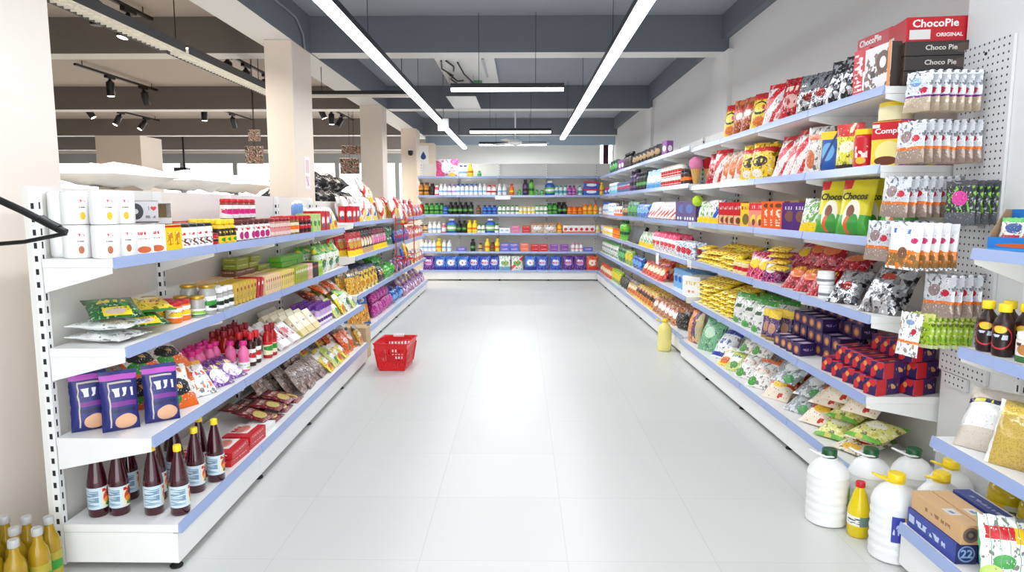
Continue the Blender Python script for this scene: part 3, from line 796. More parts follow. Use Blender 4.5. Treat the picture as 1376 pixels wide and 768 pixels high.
bottle('spicejar', 'spice_jar', 'clear spice jar with white cap', .028, .12, JARG, P('wht'), dz('wht', blob='blk', txt='grn', bump=0), 'round', (.12, .6), .2, .8, cat='jar')
bottle('bigjar', 'pickle_jar', 'tall glass jar with green label', .042, .15, JARG, P('gold', .3, metal=.6), dz('wht', blob='grn', blob2='blk', txt='grn', bump=0), 'jar', (.14, .62), .1, seg=16, cat='jar')
def slim(key, col, desc, w=.15, t=.034, h=.115, dot='wht'):
    carton(key, 'soap_carton', desc, t, w, h, pack('slim_' + key, c_(col), [('e', .5, .72, .3, .1, c_(dot)), ('t', .25, .75, .2, .6, tuple(int(v * .6) for v in c_(col)), 4, 14)], .4))
slim('goldbox', (214, 178, 70), 'gold and crimson slim carton', dot=(150, 20, 40))
slim('redslim', (190, 36, 52), 'crimson slim carton')
slim('creambox', (240, 206, 160), 'cream and peach slim carton', dot=(190, 90, 60))
slim('yellbox', (240, 210, 110), 'buttery yellow slim carton', dot=(90, 60, 40))
slim('olivebox', (168, 178, 60), 'olive green slim carton')
slim('pinkbox', (236, 178, 170), 'dusty pink slim carton')
slim('blackbox', (44, 32, 34), 'black slim carton', dot=(200, 80, 60))
slim('limebox', (166, 214, 50), 'lime green slim carton')
carton('olivelie', 'incense_box', 'flat olive green box', .16, .09, .035, dz((140, 150, 50), txt='crm', bump=0))
carton('brownlie', 'incense_box', 'flat dark brown box', .16, .09, .035, dz((110, 70, 50), txt='crm', bump=0))
carton('greenlie2', 'incense_box', 'flat bright green box', .16, .09, .035, dz((90, 170, 50), txt='red', bump=0))
pouch('greenwhite', 'snack_bag', 'green and white rounded bag', .2, .23, .1, pack('green_white_bag', (232, 238, 226), [('r', 0, 1, .66, 1, (74, 170, 44)), ('n', 5, .6, (240, 214, 60)), ('e', .4, .3, .26, .14, (40, 120, 70)), ('e', .7, .5, .16, .1, (250, 190, 40))], .3, 0, .3), crinkle=1.2)
pouch('grasspack', 'herb_bag', 'leafy green bag', .22, .2, .12, pack('leaf_bag', (70, 160, 30), [('n', 6, .54, (40, 110, 24)), ('n', 9, .62, (130, 200, 60)), ('e', .6, .8, .2, .06, (130, 80, 40))], .4, 0, .4), crinkle=1.6)
# top shelf, left
carton_can = [(.0, .0), (.046, 0), (.05, .006), (.05, .119), (.046, .125), (0, .125)]
def canister(key, desc, fruit, base=(246, 246, 245)):
    m = pack('canister_' + key, base, [('t', .455, .545, .68, .76, (206, 60, 76), 40, 3), ('e', .5, .26, .032, .12, fruit), ('t', .44, .56, .5, .54, (120, 120, 120), 26, 5), ('r', .68, .72, .4, .6, (120, 124, 130))], .35)
    lidm = lathed('lid', [(.047, .121), (.048, .1255), (.044, .1275), (0, .1275)], P('wht', .4), 24)
    KN[key] = Kind('food_canister', desc, 'canister', lathed('food_canister', [(.046, 0), (.05, .006), (.05, .118), (.047, .122)], m, 24, (0, .125)), [('lid', lidm)])
canister('cany', 'white canister with yellow fruit picture', (236, 196, 40))
canister('canb', 'white canister with brown nut picture', (184, 110, 70))
carton('whiteboxr', 'mix_box', 'white box with red script and food picture', .085, .06, .12, pack('white_red_script', (248, 247, 246), [('t', .2, .8, .66, .76, (206, 30, 46), 12, 2), ('e', .5, .14, .36, .12, (216, 110, 60)), ('t', .2, .8, .5, .54, (160, 160, 160), 18, 3)], .4))
carton('yellowbox', 'mix_box', 'yellow box with red top', .055, .05, .115, pack('yellow_red_top', (250, 212, 26), [('r', 0, 1, .9, 1, (206, 30, 36)), ('r', .42, .58, .2, .72, (250, 248, 240)), ('t', .2, .8, .2, .7, (206, 140, 20), 6, 12)], .4))
bottle('blacklid', 'coffee_jar', 'white jar with black lid', .04, .115, P('wht', .3), P('blk'), pack('coffee_label', (246, 246, 246), [('t', .3, .7, .1, .5, (120, 60, 40), 14, 6), ('t', .36, .64, .7, .84, (206, 40, 40), 12, 2)], .4), 'jar', (.05, .76), .12, seg=16, cat='jar')
bottle('redcan', 'paste_can', 'small red can', .03, .06, P('red'), P('dred'), dz('red', blob='blk', txt='wht', bump=0), 'jar', (.1, .7), .14, cat='can')
bottle('yellowcap', 'mustard_bottle', 'yellow and black bottle with yellow cap', .03, .13, plain('mustard', (236, 196, 20), .3), P('yel'), pack('mustard_label', (40, 36, 30), [('r', 0, 1, 0, .45, (250, 214, 30)), ('e', .5, .2, .1, .14, (60, 150, 40)), ('t', .3, .7, .6, .8, (250, 210, 40), 12, 2)], .4), 'round', (.06, .62), .2, .7)
bottle('brownlid', 'spread_jar', 'white-labelled jar with brown lid', .042, .12, plain('cocoa_brown', (92, 46, 34), .25), plain('brown_lid', (104, 44, 40), .4), pack('brown_lid_label', (246, 244, 242), [('e', .5, .3, .07, .26, (190, 40, 120)), ('t', .36, .64, .66, .84, (206, 40, 40), 14, 2)], .4), 'jar', (.06, .76), .14, seg=16, cat='jar')
bottle('redlid2', 'spread_jar', 'jar with bright red lid', .034, .12, plain('jam_red', (150, 60, 50), .2), P('red'), dz('wht', blob='mag', txt='red', bump=0), 'jar', (.06, .7), .16, seg=16, cat='jar')
bottle('pinkjar', 'jam_jar', 'pink-labelled jar with crimson lid', .036, .12, plain('jam_pink', (200, 140, 130), .2), P('dred'), dz((240, 214, 200), blob=(226, 150, 150), txt='red', bump=0), 'jar', (.08, .72), .16, seg=14, cat='jar')
bottle('pickle', 'pickle_jar', 'red pickle jar with red lid', .04, .13, plain('pickle_red', (150, 24, 22), .2), P('red'), dz('blk', blob='red', txt='wht', bump=0), 'jar', (.1, .66), .18, seg=14, cat='jar')
bottle('pickle2', 'pickle_jar', 'olive pickle jar with red lid', .04, .13, plain('pickle_olive', (120, 104, 40), .2), P('red'), dz('crm', blob='org', txt='grn', bump=0), 'jar', (.1, .66), .18, seg=14, cat='jar')
carton('greencarton', 'tea_box', 'pale green carton', .1, .06, .14, dz((190, 220, 130), blob='grn', txt='wht', bump=0))
carton('redwhitebox', 'tea_box', 'red and white carton', .12, .07, .16, dz('red', blob='wht', blob2=(90, 100, 120), txt='wht', bump=0))
pouch('bluewhite', 'powder_packet', 'blue and white packet', .15, .2, .05, dz('wht', diag='blu', bot='yel', txt='navy', rough=.3), crinkle=1.2)
# ---- far left
pouch('redyellowbig', 'crisp_packet', 'large red and yellow crisp packet', .24, .3, .1, pack('red_yellow_big', (214, 40, 36), [('r', 0, 1, 0, .42, (246, 210, 50)), ('e', .5, .5, .34, .16, (246, 226, 170)), ('t', .2, .8, .7, .82, (250, 240, 220), 9, 2), ('n', 5, .63, (240, 130, 90))], .3, 0, .35), crinkle=1.5)
pouch('pinkwhite', 'crisp_packet', 'large white packet with red streaks', .22, .28, .08, pack('pink_white_big', (246, 238, 232), [('d', .8, .2, .1, (214, 50, 50)), ('d', .8, -.25, .07, (240, 180, 60)), ('e', .5, .3, .3, .14, (240, 214, 120)), ('t', .2, .8, .7, .82, (60, 90, 170), 9, 2)], .3, 0, .35), crinkle=1.5)
pouch('slimred', 'spice_packet', 'slim red and yellow packet', .12, .24, .025, dz('red', bot='yel', blob='gold', txt='wht', rough=.3))
pouch('slimblack', 'spice_packet', 'slim black and tan packet', .12, .24, .025, dz((50, 44, 44), bot='tan', blob='crm', txt='red', rough=.3))
pouch('slimpink', 'spice_packet', 'slim maroon and pink packet', .12, .24, .025, dz((140, 40, 60), blob='pink', bot='yel', txt='wht', rough=.3))
pouch('greenstack', 'tea_packet', 'glossy emerald packet', .16, .13, .06, dz((30, 130, 66), txt='wht', speck=(20, 100, 50), rough=.25), crinkle=1.3)
pouch('yellownavy', 'cereal_pouch', 'yellow pouch with navy edges', .16, .24, .05, pack('yellow_navy', (244, 210, 70), [('r', 0, .14, 0, 1, (34, 40, 90)), ('r', .86, 1, 0, 1, (34, 40, 90)), ('r', 0, 1, .84, 1, (34, 40, 90)), ('t', .24, .76, .5, .7, (120, 60, 30), 9, 3), ('e', .5, .28, .24, .14, (206, 130, 40))], .3, 0, .2), crinkle=1.)
pouch('goldflake', 'cereal_pouch', 'gold packet with dark green top', .17, .25, .05, pack('gold_flake', (228, 178, 50), [('r', 0, 1, .7, 1, (50, 80, 80)), ('n', 7, .55, (196, 130, 30)), ('t', .2, .8, .74, .86, (240, 240, 230), 10, 2)], .3, 0, .2))
pouch('greenbag', 'snack_bag', 'plump vivid green bag', .26, .2, .14, dz((60, 176, 40), blob=(90, 206, 60), speck=(50, 150, 40), txt='wht', rough=.3), crinkle=1.3)
pouch('blueorange', 'pet_food_bag', 'large blue and orange bag', .26, .36, .1, pack('blue_orange', (230, 160, 44), [('r', 0, 1, .62, 1, (30, 120, 200)), ('r', 0, .1, 0, 1, (30, 110, 190)), ('e', .55, .76, .22, .08, (230, 240, 250)), ('n', 6, .6, (206, 130, 30)), ('r', 0, 1, 0, .08, (30, 90, 160))], .3, 0, .25))
pouch('magbag', 'sponge_bag', 'magenta bobbly bag', .16, .16, .1, pack('magenta_bag', (206, 50, 160), [('n', 9, .55, (150, 30, 120)), ('n', 12, .64, (240, 150, 210))], .3, 0, .5), crinkle=1.8)
pouch('bluebag', 'detergent_bag', 'crumpled blue bag', .18, .18, .1, dz((30, 100, 200), speck=(20, 70, 160), blob=(120, 180, 240), rough=.25), crinkle=1.8)
pouch('mixbag', 'sweet_bag', 'violet and orange sweet bag', .15, .17, .06, pack('violet_orange', (150, 110, 190), [('n', 6, .56, (230, 120, 60)), ('n', 8, .64, (240, 220, 120)), ('e', .5, .5, .22, .14, (240, 236, 244))], .3, 0, .35), crinkle=1.4)
pouch('bluesnack', 'crisp_packet', 'blue and red snack packet', .13, .17, .05, dz('blu', blob='red', txt='yel', bot='navy', rough=.28), crinkle=1.4)
# ---- back wall
def bb(key, desc, body, cap, shape='round', r=.035, h=.2, lab='wht', lb=None, name='toiletry_bottle'):
    bottle(key, name, desc, r * 1.13, h, P(body, .3), P(cap), dz(lab, blob=lb or cap, bump=0) if lab else None, shape, (.16, .56), .14, .55, 10)
bb('amber', 'amber bottle with brown cap', (186, 120, 40), 'brn', 'square', .045, .25, (214, 160, 60))
bb('darkbr', 'very dark brown bottle', (54, 30, 26), 'blk', 'square', .045, .23, (80, 44, 40))
bb('pinkb', 'bright pink bottle', (236, 90, 140), 'wht', 'round', .036, .19)
bb('whiteb', 'white bottle with white cap', 'wht', (226, 228, 232), 'round', .036, .22, (250, 250, 250), 'lblu')
bb('whiteblue', 'white bottle with blue cap', 'wht', 'blu', 'round', .036, .22, 'wht', 'lblu')
bb('whitepurple', 'white bottle with lilac label', 'wht', (150, 120, 190), 'round', .036, .21, 'wht', (190, 150, 210))
bb('redwhiteb', 'white bottle with red cap', 'wht', 'red', 'square', .04, .2, 'wht', 'red')
bb('orangeb', 'orange bottle with red cap', 'org', 'red', 'round', .04, .22, 'org', 'yel')
bb('purpleb', 'tall plum bottle', (70, 40, 90), 'blk', 'square', .05, .3, (110, 80, 130))
bb('limeb', 'tall lime green bottle', (120, 200, 60), 'dgrn', 'square', .05, .3, (90, 180, 60))
bb('smallgrn', 'small green bottle', (90, 180, 110), 'grn', 'round', .035, .11, (150, 210, 150))
bb('tealb', 'white bottle with teal cap', 'wht', 'teal', 'round', .035, .19, (150, 216, 224))
bb('magb', 'mauve bottle', (200, 80, 160), 'pur', 'round', .035, .19, (226, 130, 190))
bb('yellowb', 'yellow bottle', 'yel', 'yel', 'round', .045, .25, (250, 226, 80), 'org')
bb('redb', 'red bottle', 'red', 'red', 'square', .042, .2, (206, 60, 50))
bb('greenb', 'green bottle with dark cap', (60, 150, 60), 'dgrn', 'square', .042, .22, (110, 180, 90))
bb('blueb', 'blue bottle', 'blu', 'navy', 'square', .042, .18, (80, 140, 220))
bb('blackg', 'black bottle with green label', 'blk', 'blk', 'square', .042, .24, (40, 60, 40), (100, 170, 80))
bb('brownb', 'brown bottle', (110, 70, 44), 'brn', 'square', .04, .18, (150, 110, 70))
bb('grnwhite', 'white bottle with green cap', 'wht', 'grn', 'round', .034, .18, 'wht', 'grn')
bb('yelwhite', 'white bottle with yellow cap', 'wht', 'yel', 'round', .034, .15, (250, 240, 180), 'yel')
bb('orangejar', 'orange tub', 'org', (226, 90, 20), 'jar', .045, .15, (250, 160, 40))
bb('yelorange', 'amber yellow bottle', (250, 176, 30), 'org', 'square', .045, .2, (250, 206, 60))
bb('pinkwhiteb', 'white bottle with pink cap', 'wht', 'pink', 'round', .034, .16, 'wht', 'pink')
bb('tan', 'tan bottle', 'tan', 'brn', 'square', .04, .16, (220, 190, 150))
bb('bluegreen', 'wide blue bottle with green base', (50, 100, 200), 'wht', 'square', .09, .28, (110, 190, 80))
def bx(key, desc, col, w=.11, d=.06, h=.12, **kw):
    carton(key, 'toiletry_box', desc, w, d, h, dz(col, bump=0, **kw))
bx('redblue', 'large red and blue carton', 'blu', .3, .1, .13, top='red', blob='wht', txt='wht')
bx('whiteboxb', 'white and pale blue carton', 'wht', .1, .06, .1, blob='lblu')
bx('pinkboxb', 'pink carton', (220, 110, 160), .16, .06, .07, txt='wht')
bx('redboxb', 'red carton', 'red', .16, .06, .07, txt='wht')
bx('purpleboxb', 'violet carton', (140, 70, 170), .16, .06, .07, txt='wht')
bx('bluepurple', 'blue and violet carton', (96, 110, 206), .18, .06, .08, blob=(190, 130, 200), txt='wht')
bx('orangeboxb', 'salmon orange carton', (236, 120, 90), .16, .06, .08, txt='wht')
bx('whiteorange', 'white carton with orange base', 'wht', .1, .06, .15, bot='org', blob='red')
pouch('beigepack', 'refill_pouch', 'beige and white pouch', .26, .2, .08, dz((226, 206, 184), top=(170, 130, 100), blob='wht', txt='brn', rough=.35))
pouch('pinkbag', 'nappy_bag', 'large pink and white bag', .44, .34, .2, pack('pink_bag', (238, 226, 232), [('e', .0, .2, .4, .7, (232, 80, 150)), ('e', .9, .85, .24, .2, (236, 90, 160)), ('e', .72, .12, .14, .1, (246, 210, 60)), ('e', .45, .5, .2, .3, (250, 246, 248))], .3, 0, .2), stand=False)
def det(key, desc, col, blob, bot=None, diag=None):
    pouch(key, 'detergent_pouch', desc, .228, .28, .08, dz(col, blob=blob, bot=bot, diag=diag, txt='wht', txt2='red', rough=.3), crinkle=1.)
det('detblue', 'blue detergent pouch', (44, 80, 200), (206, 216, 246))
det('detsky', 'blue and sky detergent pouch', (60, 120, 220), (240, 244, 250), (30, 50, 160))
det('detpurple', 'purple detergent pouch', (96, 40, 150), (200, 160, 226))
det('detwhite', 'white and green detergent pouch', (240, 244, 238), (120, 190, 90), (110, 170, 200))
det('detgreen', 'white detergent pouch with red and green streaks', (236, 240, 226), (90, 180, 70), None, (220, 60, 60))
det('detorange', 'orange detergent pouch', (240, 90, 36), (250, 236, 226), (230, 60, 30))
# ---- far right
pouch('darktoy', 'pouch_bag', 'dark brown and black bag', .2, .18, .12, dz((66, 54, 46), speck=(40, 60, 40), blob='tan', rough=.45), crinkle=1.6)
carton('purplebox', 'toy_box', 'violet and white box', .12, .08, .17, dz((140, 70, 150), blob='wht', bump=0))
pouch('lightblue', 'wipes_pouch', 'light blue pouch', .24, .23, .07, dz((150, 206, 240), blob='wht', bot=(90, 170, 226), rough=.3))
bottle('cupnoodle', 'cup_noodle_tub', 'red and white tub', .05, .11, P('wht', .4), plain('tub_lid', (190, 180, 160), .4), dz('wht', bot='red', blob='red', txt='grn', bump=0), 'jar', (.05, .78), .1, seg=12, cat='tub')
bottle('darkjar', 'coffee_jar', 'black jar with orange label', .05, .15, P('blk', .25), P('blk'), dz((70, 40, 30), blob='org', bump=0), 'jar', (.1, .7), .16, seg=12, cat='jar')
carton('tealbox', 'mixed_box', 'teal and white box', .1, .07, .18, dz((110, 190, 206), top='wht', blob='wht', bump=0))
carton('bluegreybox', 'mixed_box', 'slate blue box', .12, .07, .16, dz((80, 100, 140), blob='red', txt='wht', bump=0))
pouch('blueplastic', 'utensil_pack', 'bright blue pack', .16, .18, .08, dz((50, 130, 220), speck=(30, 90, 180), blob=(150, 200, 240), rough=.25), crinkle=1.5)
pouch('greenpack', 'scrub_pack', 'deep green pack', .2, .22, .09, dz((30, 120, 60), speck=(20, 90, 50), blob=(110, 190, 110), rough=.3), crinkle=1.4)
carton('redbook', 'napkin_pack', 'white pack with red stripes', .18, .045, .2, pack('red_stripe_pack', (246, 242, 238), [('d', .9, .1, .12, (206, 40, 40)), ('d', .9, -.35, .08, (240, 150, 50)), ('t', .1, .5, .7, .85, (206, 40, 40), 8, 2)], .35))
carton('purpledots', 'napkin_pack', 'purple pack with white dots', .3, .1, .2, pack('purple_dots', (90, 70, 120), [('e', .2, .15, .06, .08, (240, 240, 246)), ('e', .4, .15, .06, .08, (240, 240, 246)), ('e', .6, .15, .06, .08, (240, 240, 246)), ('e', .8, .15, .06, .08, (240, 240, 246)), ('e', .5, .62, .26, .22, (80, 110, 180))], .4))
carton('blacklean', 'tray_pack', 'black slab pack', .2, .05, .24, P('blk', .35))
pouch('pinktop', 'sugar_bag', 'white bag with pink top', .15, .22, .1, pack('pink_top_bag', (246, 240, 240), [('r', 0, 1, .74, 1, (226, 40, 96)), ('e', .5, .45, .28, .12, (226, 60, 70)), ('t', .2, .8, .2, .32, (206, 60, 80), 8, 3)], .35, 0, .3), crinkle=1.3)
pouch('bluenet', 'cereal_bag', 'white bag with blue net print', .16, .17, .08, dz((236, 238, 244), speck=(120, 160, 220), blob='red', rough=.3), crinkle=1.4)
pouch('redyelorg', 'noodle_packet', 'red and orange packet', .17, .19, .05, dz((224, 60, 40), diag='org', blob='crm', txt='yel', rough=.28), crinkle=1.4)
carton('bluepackbox', 'tissue_box', 'sky blue box', .14, .1, .2, dz((120, 180, 226), blob='blu', txt='wht', bump=0))
carton('bigtub', 'biscuit_tub', 'large white tub with yellow print', .24, .24, .19, pack('white_tub', (240, 240, 236), [('t', .15, .85, .56, .74, (226, 190, 60), 12, 3), ('e', .4, .22, .07, .07, (236, 140, 70)), ('e', .62, .22, .07, .07, (236, 140, 70))], .35))
pouch('yelgreen', 'sweet_bag', 'yellow and green flowered bag', .2, .22, .1, dz((120, 190, 40), speck='yel', blob=(240, 210, 40), rough=.35), crinkle=1.5)
pouch('darknet', 'scourer_bag', 'black mesh bag', .18, .17, .1, dz((50, 46, 44), speck=(90, 84, 80), rough=.6), crinkle=1.6)
pouch('yellowsnack', 'crisp_packet', 'yellow and black packet', .16, .21, .06, dz((250, 206, 30), blob='blk', txt='red', food='org', rough=.28), crinkle=1.4)
pouch('orangebrown', 'nut_bag', 'orange-brown nut bag', .16, .2, .07, dz((214, 140, 80), speck=(160, 90, 50), blob='wht', txt='red', rough=.28), crinkle=1.5)
# ---- right
pouch('chips_ry', 'crisp_packet', 'yellow crisp packet with red top', .19, .27, .09, pack('chips_ry', (250, 212, 40), [('r', 0, 1, .78, 1, (214, 30, 50)), ('e', .5, .55, .34, .18, (40, 40, 40)), ('e', .5, .56, .29, .13, (250, 220, 60)), ('t', .26, .74, .5, .62, (210, 30, 40), 10, 2), ('e', .5, .2, .3, .12, (226, 120, 60)), ('r', 0, 1, 0, .06, (214, 30, 50))], .28, 0, .3), crinkle=1.3)
pouch('chips_br', 'crisp_packet', 'rust brown crisp packet', .2, .27, .09, pack('chips_br', (184, 90, 50), [('r', 0, 1, .84, 1, (220, 120, 70)), ('e', .45, .5, .2, .1, (240, 236, 230)), ('r', .1, .9, .62, .72, (214, 60, 40)), ('n', 5, .62, (146, 66, 40))], .28, 0, .3), crinkle=1.3)
pouch('chips_rw', 'crisp_packet', 'white crisp packet with red swirls', .19, .29, .08, pack('chips_rw', (242, 232, 228), [('d', .9, .25, .14, (216, 40, 50)), ('d', .9, -.3, .08, (216, 50, 60)), ('r', 0, 1, .86, 1, (216, 30, 44)), ('n', 5, .64, (230, 140, 130))], .25, 0, .35), crinkle=1.4)
pouch('chips_red', 'crisp_packet', 'crimson crisp packet', .19, .28, .08, pack('chips_red', (196, 36, 46), [('e', .5, .4, .3, .16, (226, 170, 160)), ('n', 5, .6, (160, 26, 36)), ('t', .2, .8, .64, .76, (250, 230, 210), 9, 2)], .25, 0, .35), crinkle=1.4)
pouch('chips_sil', 'foil_packet', 'crumpled silver foil packet', .17, .24, .08, pack('chips_silver', (198, 200, 204), [('n', 5, .6, (60, 60, 66)), ('e', .5, .4, .2, .1, (150, 60, 60))], .2, .75, .5), crinkle=1.9)
pouch('chips_blk', 'foil_packet', 'black and silver foil packet', .19, .25, .08, pack('chips_black', (64, 62, 66), [('n', 6, .54, (206, 208, 212)), ('n', 9, .62, (40, 38, 42))], .2, .5, .5), crinkle=1.9)
pouch('orangebag', 'noodle_bag', 'clear bag of orange noodles', .2, .26, .09, pack('orange_bag', (238, 226, 214), [('e', .55, .45, .4, .3, (232, 120, 60)), ('n', 6, .6, (244, 170, 120)), ('r', 0, 1, 0, .1, (246, 244, 240))], .22, 0, .35), crinkle=1.5)
pouch('yelbag', 'noodle_bag', 'yellow bag with red print', .2, .27, .09, pack('yel_bag', (250, 206, 40), [('r', 0, 1, .72, .86, (214, 40, 40)), ('e', .5, .46, .32, .14, (60, 50, 40)), ('t', .24, .76, .42, .52, (250, 220, 60), 9, 2), ('e', .4, .16, .22, .1, (246, 240, 230))], .26, 0, .3), crinkle=1.4)
pouch('clearwhite', 'rice_pouch', 'clear pouch with white and orange print', .16, .27, .08, pack('clear_white', (226, 220, 214), [('r', 0, 1, .7, .82, (234, 130, 90)), ('n', 4, .58, (246, 246, 244)), ('e', .3, .3, .2, .2, (216, 120, 80))], .2, 0, .35), crinkle=1.5)
pouch('blueyel', 'cereal_pouch', 'blue pouch with yellow top', .12, .22, .05, pack('blue_yel', (40, 90, 170), [('r', 0, 1, .8, 1, (250, 206, 30)), ('e', .5, .5, .34, .22, (110, 170, 220)), ('d', 1.1, -.05, .08, (40, 60, 120)), ('r', 0, .12, 0, 1, (250, 206, 30))], .3, 0, .15), True)
pouch('yelred', 'cereal_pouch', 'yellow-green pouch with red top', .15, .24, .07, pack('yel_red', (226, 220, 40), [('r', 0, 1, .72, 1, (214, 50, 50)), ('n', 4, .6, (240, 236, 200)), ('r', 0, 1, 0, .12, (60, 40, 30)), ('e', .5, .5, .3, .12, (246, 240, 210))], .28, 0, .3), True)
carton('redbox2', 'cereal_box', 'red box with photo panel', .1, .055, .18, pack('red_photo_box', (206, 28, 40), [('r', .08, .92, .04, .42, (226, 190, 140)), ('e', .5, .2, .24, .14, (120, 70, 40)), ('t', .1, .9, .68, .82, (250, 244, 240), 9, 2)], .35))
carton('pinkwbox', 'cereal_box', 'pink and yellow box', .1, .055, .17, pack('pink_photo_box', (240, 150, 130), [('r', 0, 1, .7, 1, (226, 50, 60)), ('e', .5, .3, .34, .22, (246, 216, 90)), ('t', .1, .9, .76, .9, (250, 244, 240), 9, 2), ('e', .45, .2, .14, .14, (120, 80, 50))], .35))
carton('yelbox2', 'cereal_box', 'yellow box with brown picture', .1, .055, .17, pack('yel_photo_box', (248, 206, 50), [('e', .5, .3, .3, .24, (130, 110, 60)), ('t', .1, .9, .72, .86, (190, 40, 40), 9, 2)], .35))
carton('orangebox2', 'cereal_box', 'bright orange box', .09, .055, .18, pack('orange_box', (240, 100, 34), [('t', .3, .7, .1, .7, (250, 230, 210), 3, 12), ('e', .5, .84, .3, .08, (120, 60, 40))], .35))
carton('purplebox2', 'chocolate_box', 'deep purple box', .12, .055, .17, pack('purple_box', (86, 40, 120), [('e', .5, .5, .3, .2, (130, 90, 70)), ('t', .2, .8, .74, .86, (240, 230, 246), 9, 2)], .35))
carton('yelflat', 'biscuit_box', 'flat mustard yellow box', .2, .1, .06, dz((236, 180, 40), txt='brn', bump=0))
CH = pack('flake_pouch', (230, 214, 40), [('r', 0, 1, 0, .34, (70, 166, 60)), ('r', .0, .3, .82, 1, (214, 40, 50)), ('e', .5, .34, .26, .28, (240, 232, 214)), ('e', .46, .4, .12, .12, (130, 80, 60)), ('e', .42, .16, .1, .16, (226, 100, 50)), ('e', .6, .16, .16, .2, (60, 150, 60))], .28, 0, .15)
def front_text(key, body, sz, col, z, y, width=None, shear=0, dx=0):
    me = on_face(text_mesh(body, sz, P(col, .4), width=width, shear=shear), dx, y, z)
    k = KN[key]; k.parts.append(('lettering', me))
pouch('chocos', 'cereal_pouch', 'lime and green cereal pouch', .19, .29, .08, CH, True)
front_text('chocos', 'Chocos', .05, 'blk', .195, -.0285, .14, .2)
pouch('whitegreen', 'cereal_pouch', 'white pouch with green leaves', .17, .2, .07, dz((240, 240, 230), speck=(110, 180, 70), bot='yel', txt='grn', rough=.3), crinkle=1.2)
pouch('yelslim', 'noodle_packet', 'glossy yellow noodle packet', .17, .12, .035, pack('yel_slim', (252, 220, 30), [('t', .2, .8, .3, .6, (214, 40, 40), 7, 2), ('n', 5, .66, (250, 244, 180)), ('r', .9, 1, 0, 1, (240, 200, 20))], .25, 0, .35), crinkle=1.3)
bottle('cupyel', 'noodle_cup', 'yellow-lidded noodle cup', .045, .1, P('crm', .4), P('yel'), dz((240, 220, 160), blob='red', txt='red', bump=0), 'jar', (.05, .78), .1, seg=14, cat='cup')
bottle('tinyel', 'custard_tin', 'yellow tin', .04, .11, P('yel', .3), P('gold', .3), dz('yel', blob='org', txt='navy', bump=0), 'jar', (.05, .8), .08, seg=14, cat='tin')
pouch('pinkred', 'jelly_packet', 'pink and red packet', .15, .2, .06, dz((214, 40, 90), speck=(240, 150, 170), blob='yel', txt='wht', rough=.26), crinkle=1.5)
pouch('purpled', 'jelly_packet', 'purple and pink packet', .15, .18, .06, dz((130, 40, 110), speck=(220, 80, 150), blob='wht', rough=.26), crinkle=1.5)
pouch('redpack', 'spice_bag', 'crimson bag with gold print', .18, .22, .07, dz((186, 20, 40), speck=(140, 14, 30), blob=(226, 120, 60), txt='yel', rough=.22), crinkle=1.6)
pouch('yellowstack', 'snack_packet', 'gold and yellow packet', .16, .09, .035, dz((244, 206, 40), speck=(206, 150, 30), txt='brn', rough=.25), crinkle=1.3)
pouch('silverbig', 'foil_bag', 'large crinkled silver bag', .2, .27, .1, pack('silver_big', (150, 150, 152), [('n', 6, .53, (214, 216, 220)), ('n', 8, .6, (44, 42, 46)), ('e', .5, .7, .2, .08, (200, 80, 60))], .2, .65, .6), crinkle=2.)
bottle('whitejar', 'cream_jar', 'squat white jar', .045, .075, P('wht', .35), P('wht', .3), dz('wht', blob='gry', bump=0), 'jar', (.1, .6), .25, seg=16, cat='jar')
pouch('whitegreenbag', 'flour_bag', 'white bag with green corners', .2, .24, .1, pack('white_green_bag', (242, 242, 238), [('r', 0, 1, .84, 1, (70, 160, 60)), ('e', .5, .5, .3, .16, (226, 226, 220)), ('t', .24, .76, .5, .62, (70, 100, 70), 8, 3), ('e', .2, .1, .2, .1, (80, 170, 70)), ('n', 5, .66, (216, 216, 210))], .28, 0, .35), crinkle=1.4)
pouch('purplegold', 'chocolate_packet', 'purple packet with gold top', .1, .2, .05, pack('purple_gold', (90, 60, 110), [('r', 0, 1, .74, 1, (244, 206, 40)), ('e', .5, .4, .3, .18, (200, 150, 120)), ('r', 0, 1, 0, .1, (180, 140, 60))], .28, 0, .25), True)
PB = pack('purple_small_box', (48, 34, 84), [('r', .08, .92, .1, .9, (70, 44, 100)), ('e', .5, .48, .3, .32, (196, 120, 70)), ('e', .5, .48, .16, .18, (226, 170, 90))], .3)
PBS = pack('purple_small_side', (50, 34, 86), [('t', .2, .8, .4, .6, (170, 140, 190), 9, 2)], .3)
PBT = pack('purple_small_top', (46, 34, 84), [('r', .15, .85, .2, .8, (196, 186, 206))], .3)
carton('purplesmall', 'tea_box', 'small purple box with orange medallion', .07, .11, .075, PB, side=PBS, top=PBT)
RB = pack('red_purple_box', (50, 30, 88), [('d', 1., .1, .34, (206, 40, 48)), ('e', .62, .34, .2, .24, (50, 30, 80)), ('e', .4, .6, .14, .16, (230, 150, 70))], .3)
RBS = pack('red_purple_side', (58, 32, 92), [('r', .0, .42, 0, 1, (206, 36, 46)), ('t', .46, .9, .35, .65, (226, 170, 110), 8, 2)], .3)
carton('redpurple', 'tea_box', 'red and purple box', .075, .15, .08, RB, side=RBS)
pouch('greensack', 'rice_sack', 'mint green checked sack', .27, .31, .13, pack('green_sack', (110, 176, 130), [('s', 18, .3, (150, 206, 166)), ('e', .5, .5, .24, .16, (196, 226, 200)), ('r', 0, 1, .9, 1, (80, 150, 100))], .35, 0, .35), crinkle=1.3)
pouch('orangesack', 'flour_sack', 'orange and violet sack', .22, .3, .12, pack('orange_sack', (236, 140, 60), [('r', .55, .8, 0, 1, (110, 80, 120)), ('r', .8, 1, 0, 1, (206, 196, 150)), ('n', 4, .62, (240, 190, 130))], .35, 0, .3), crinkle=1.2)
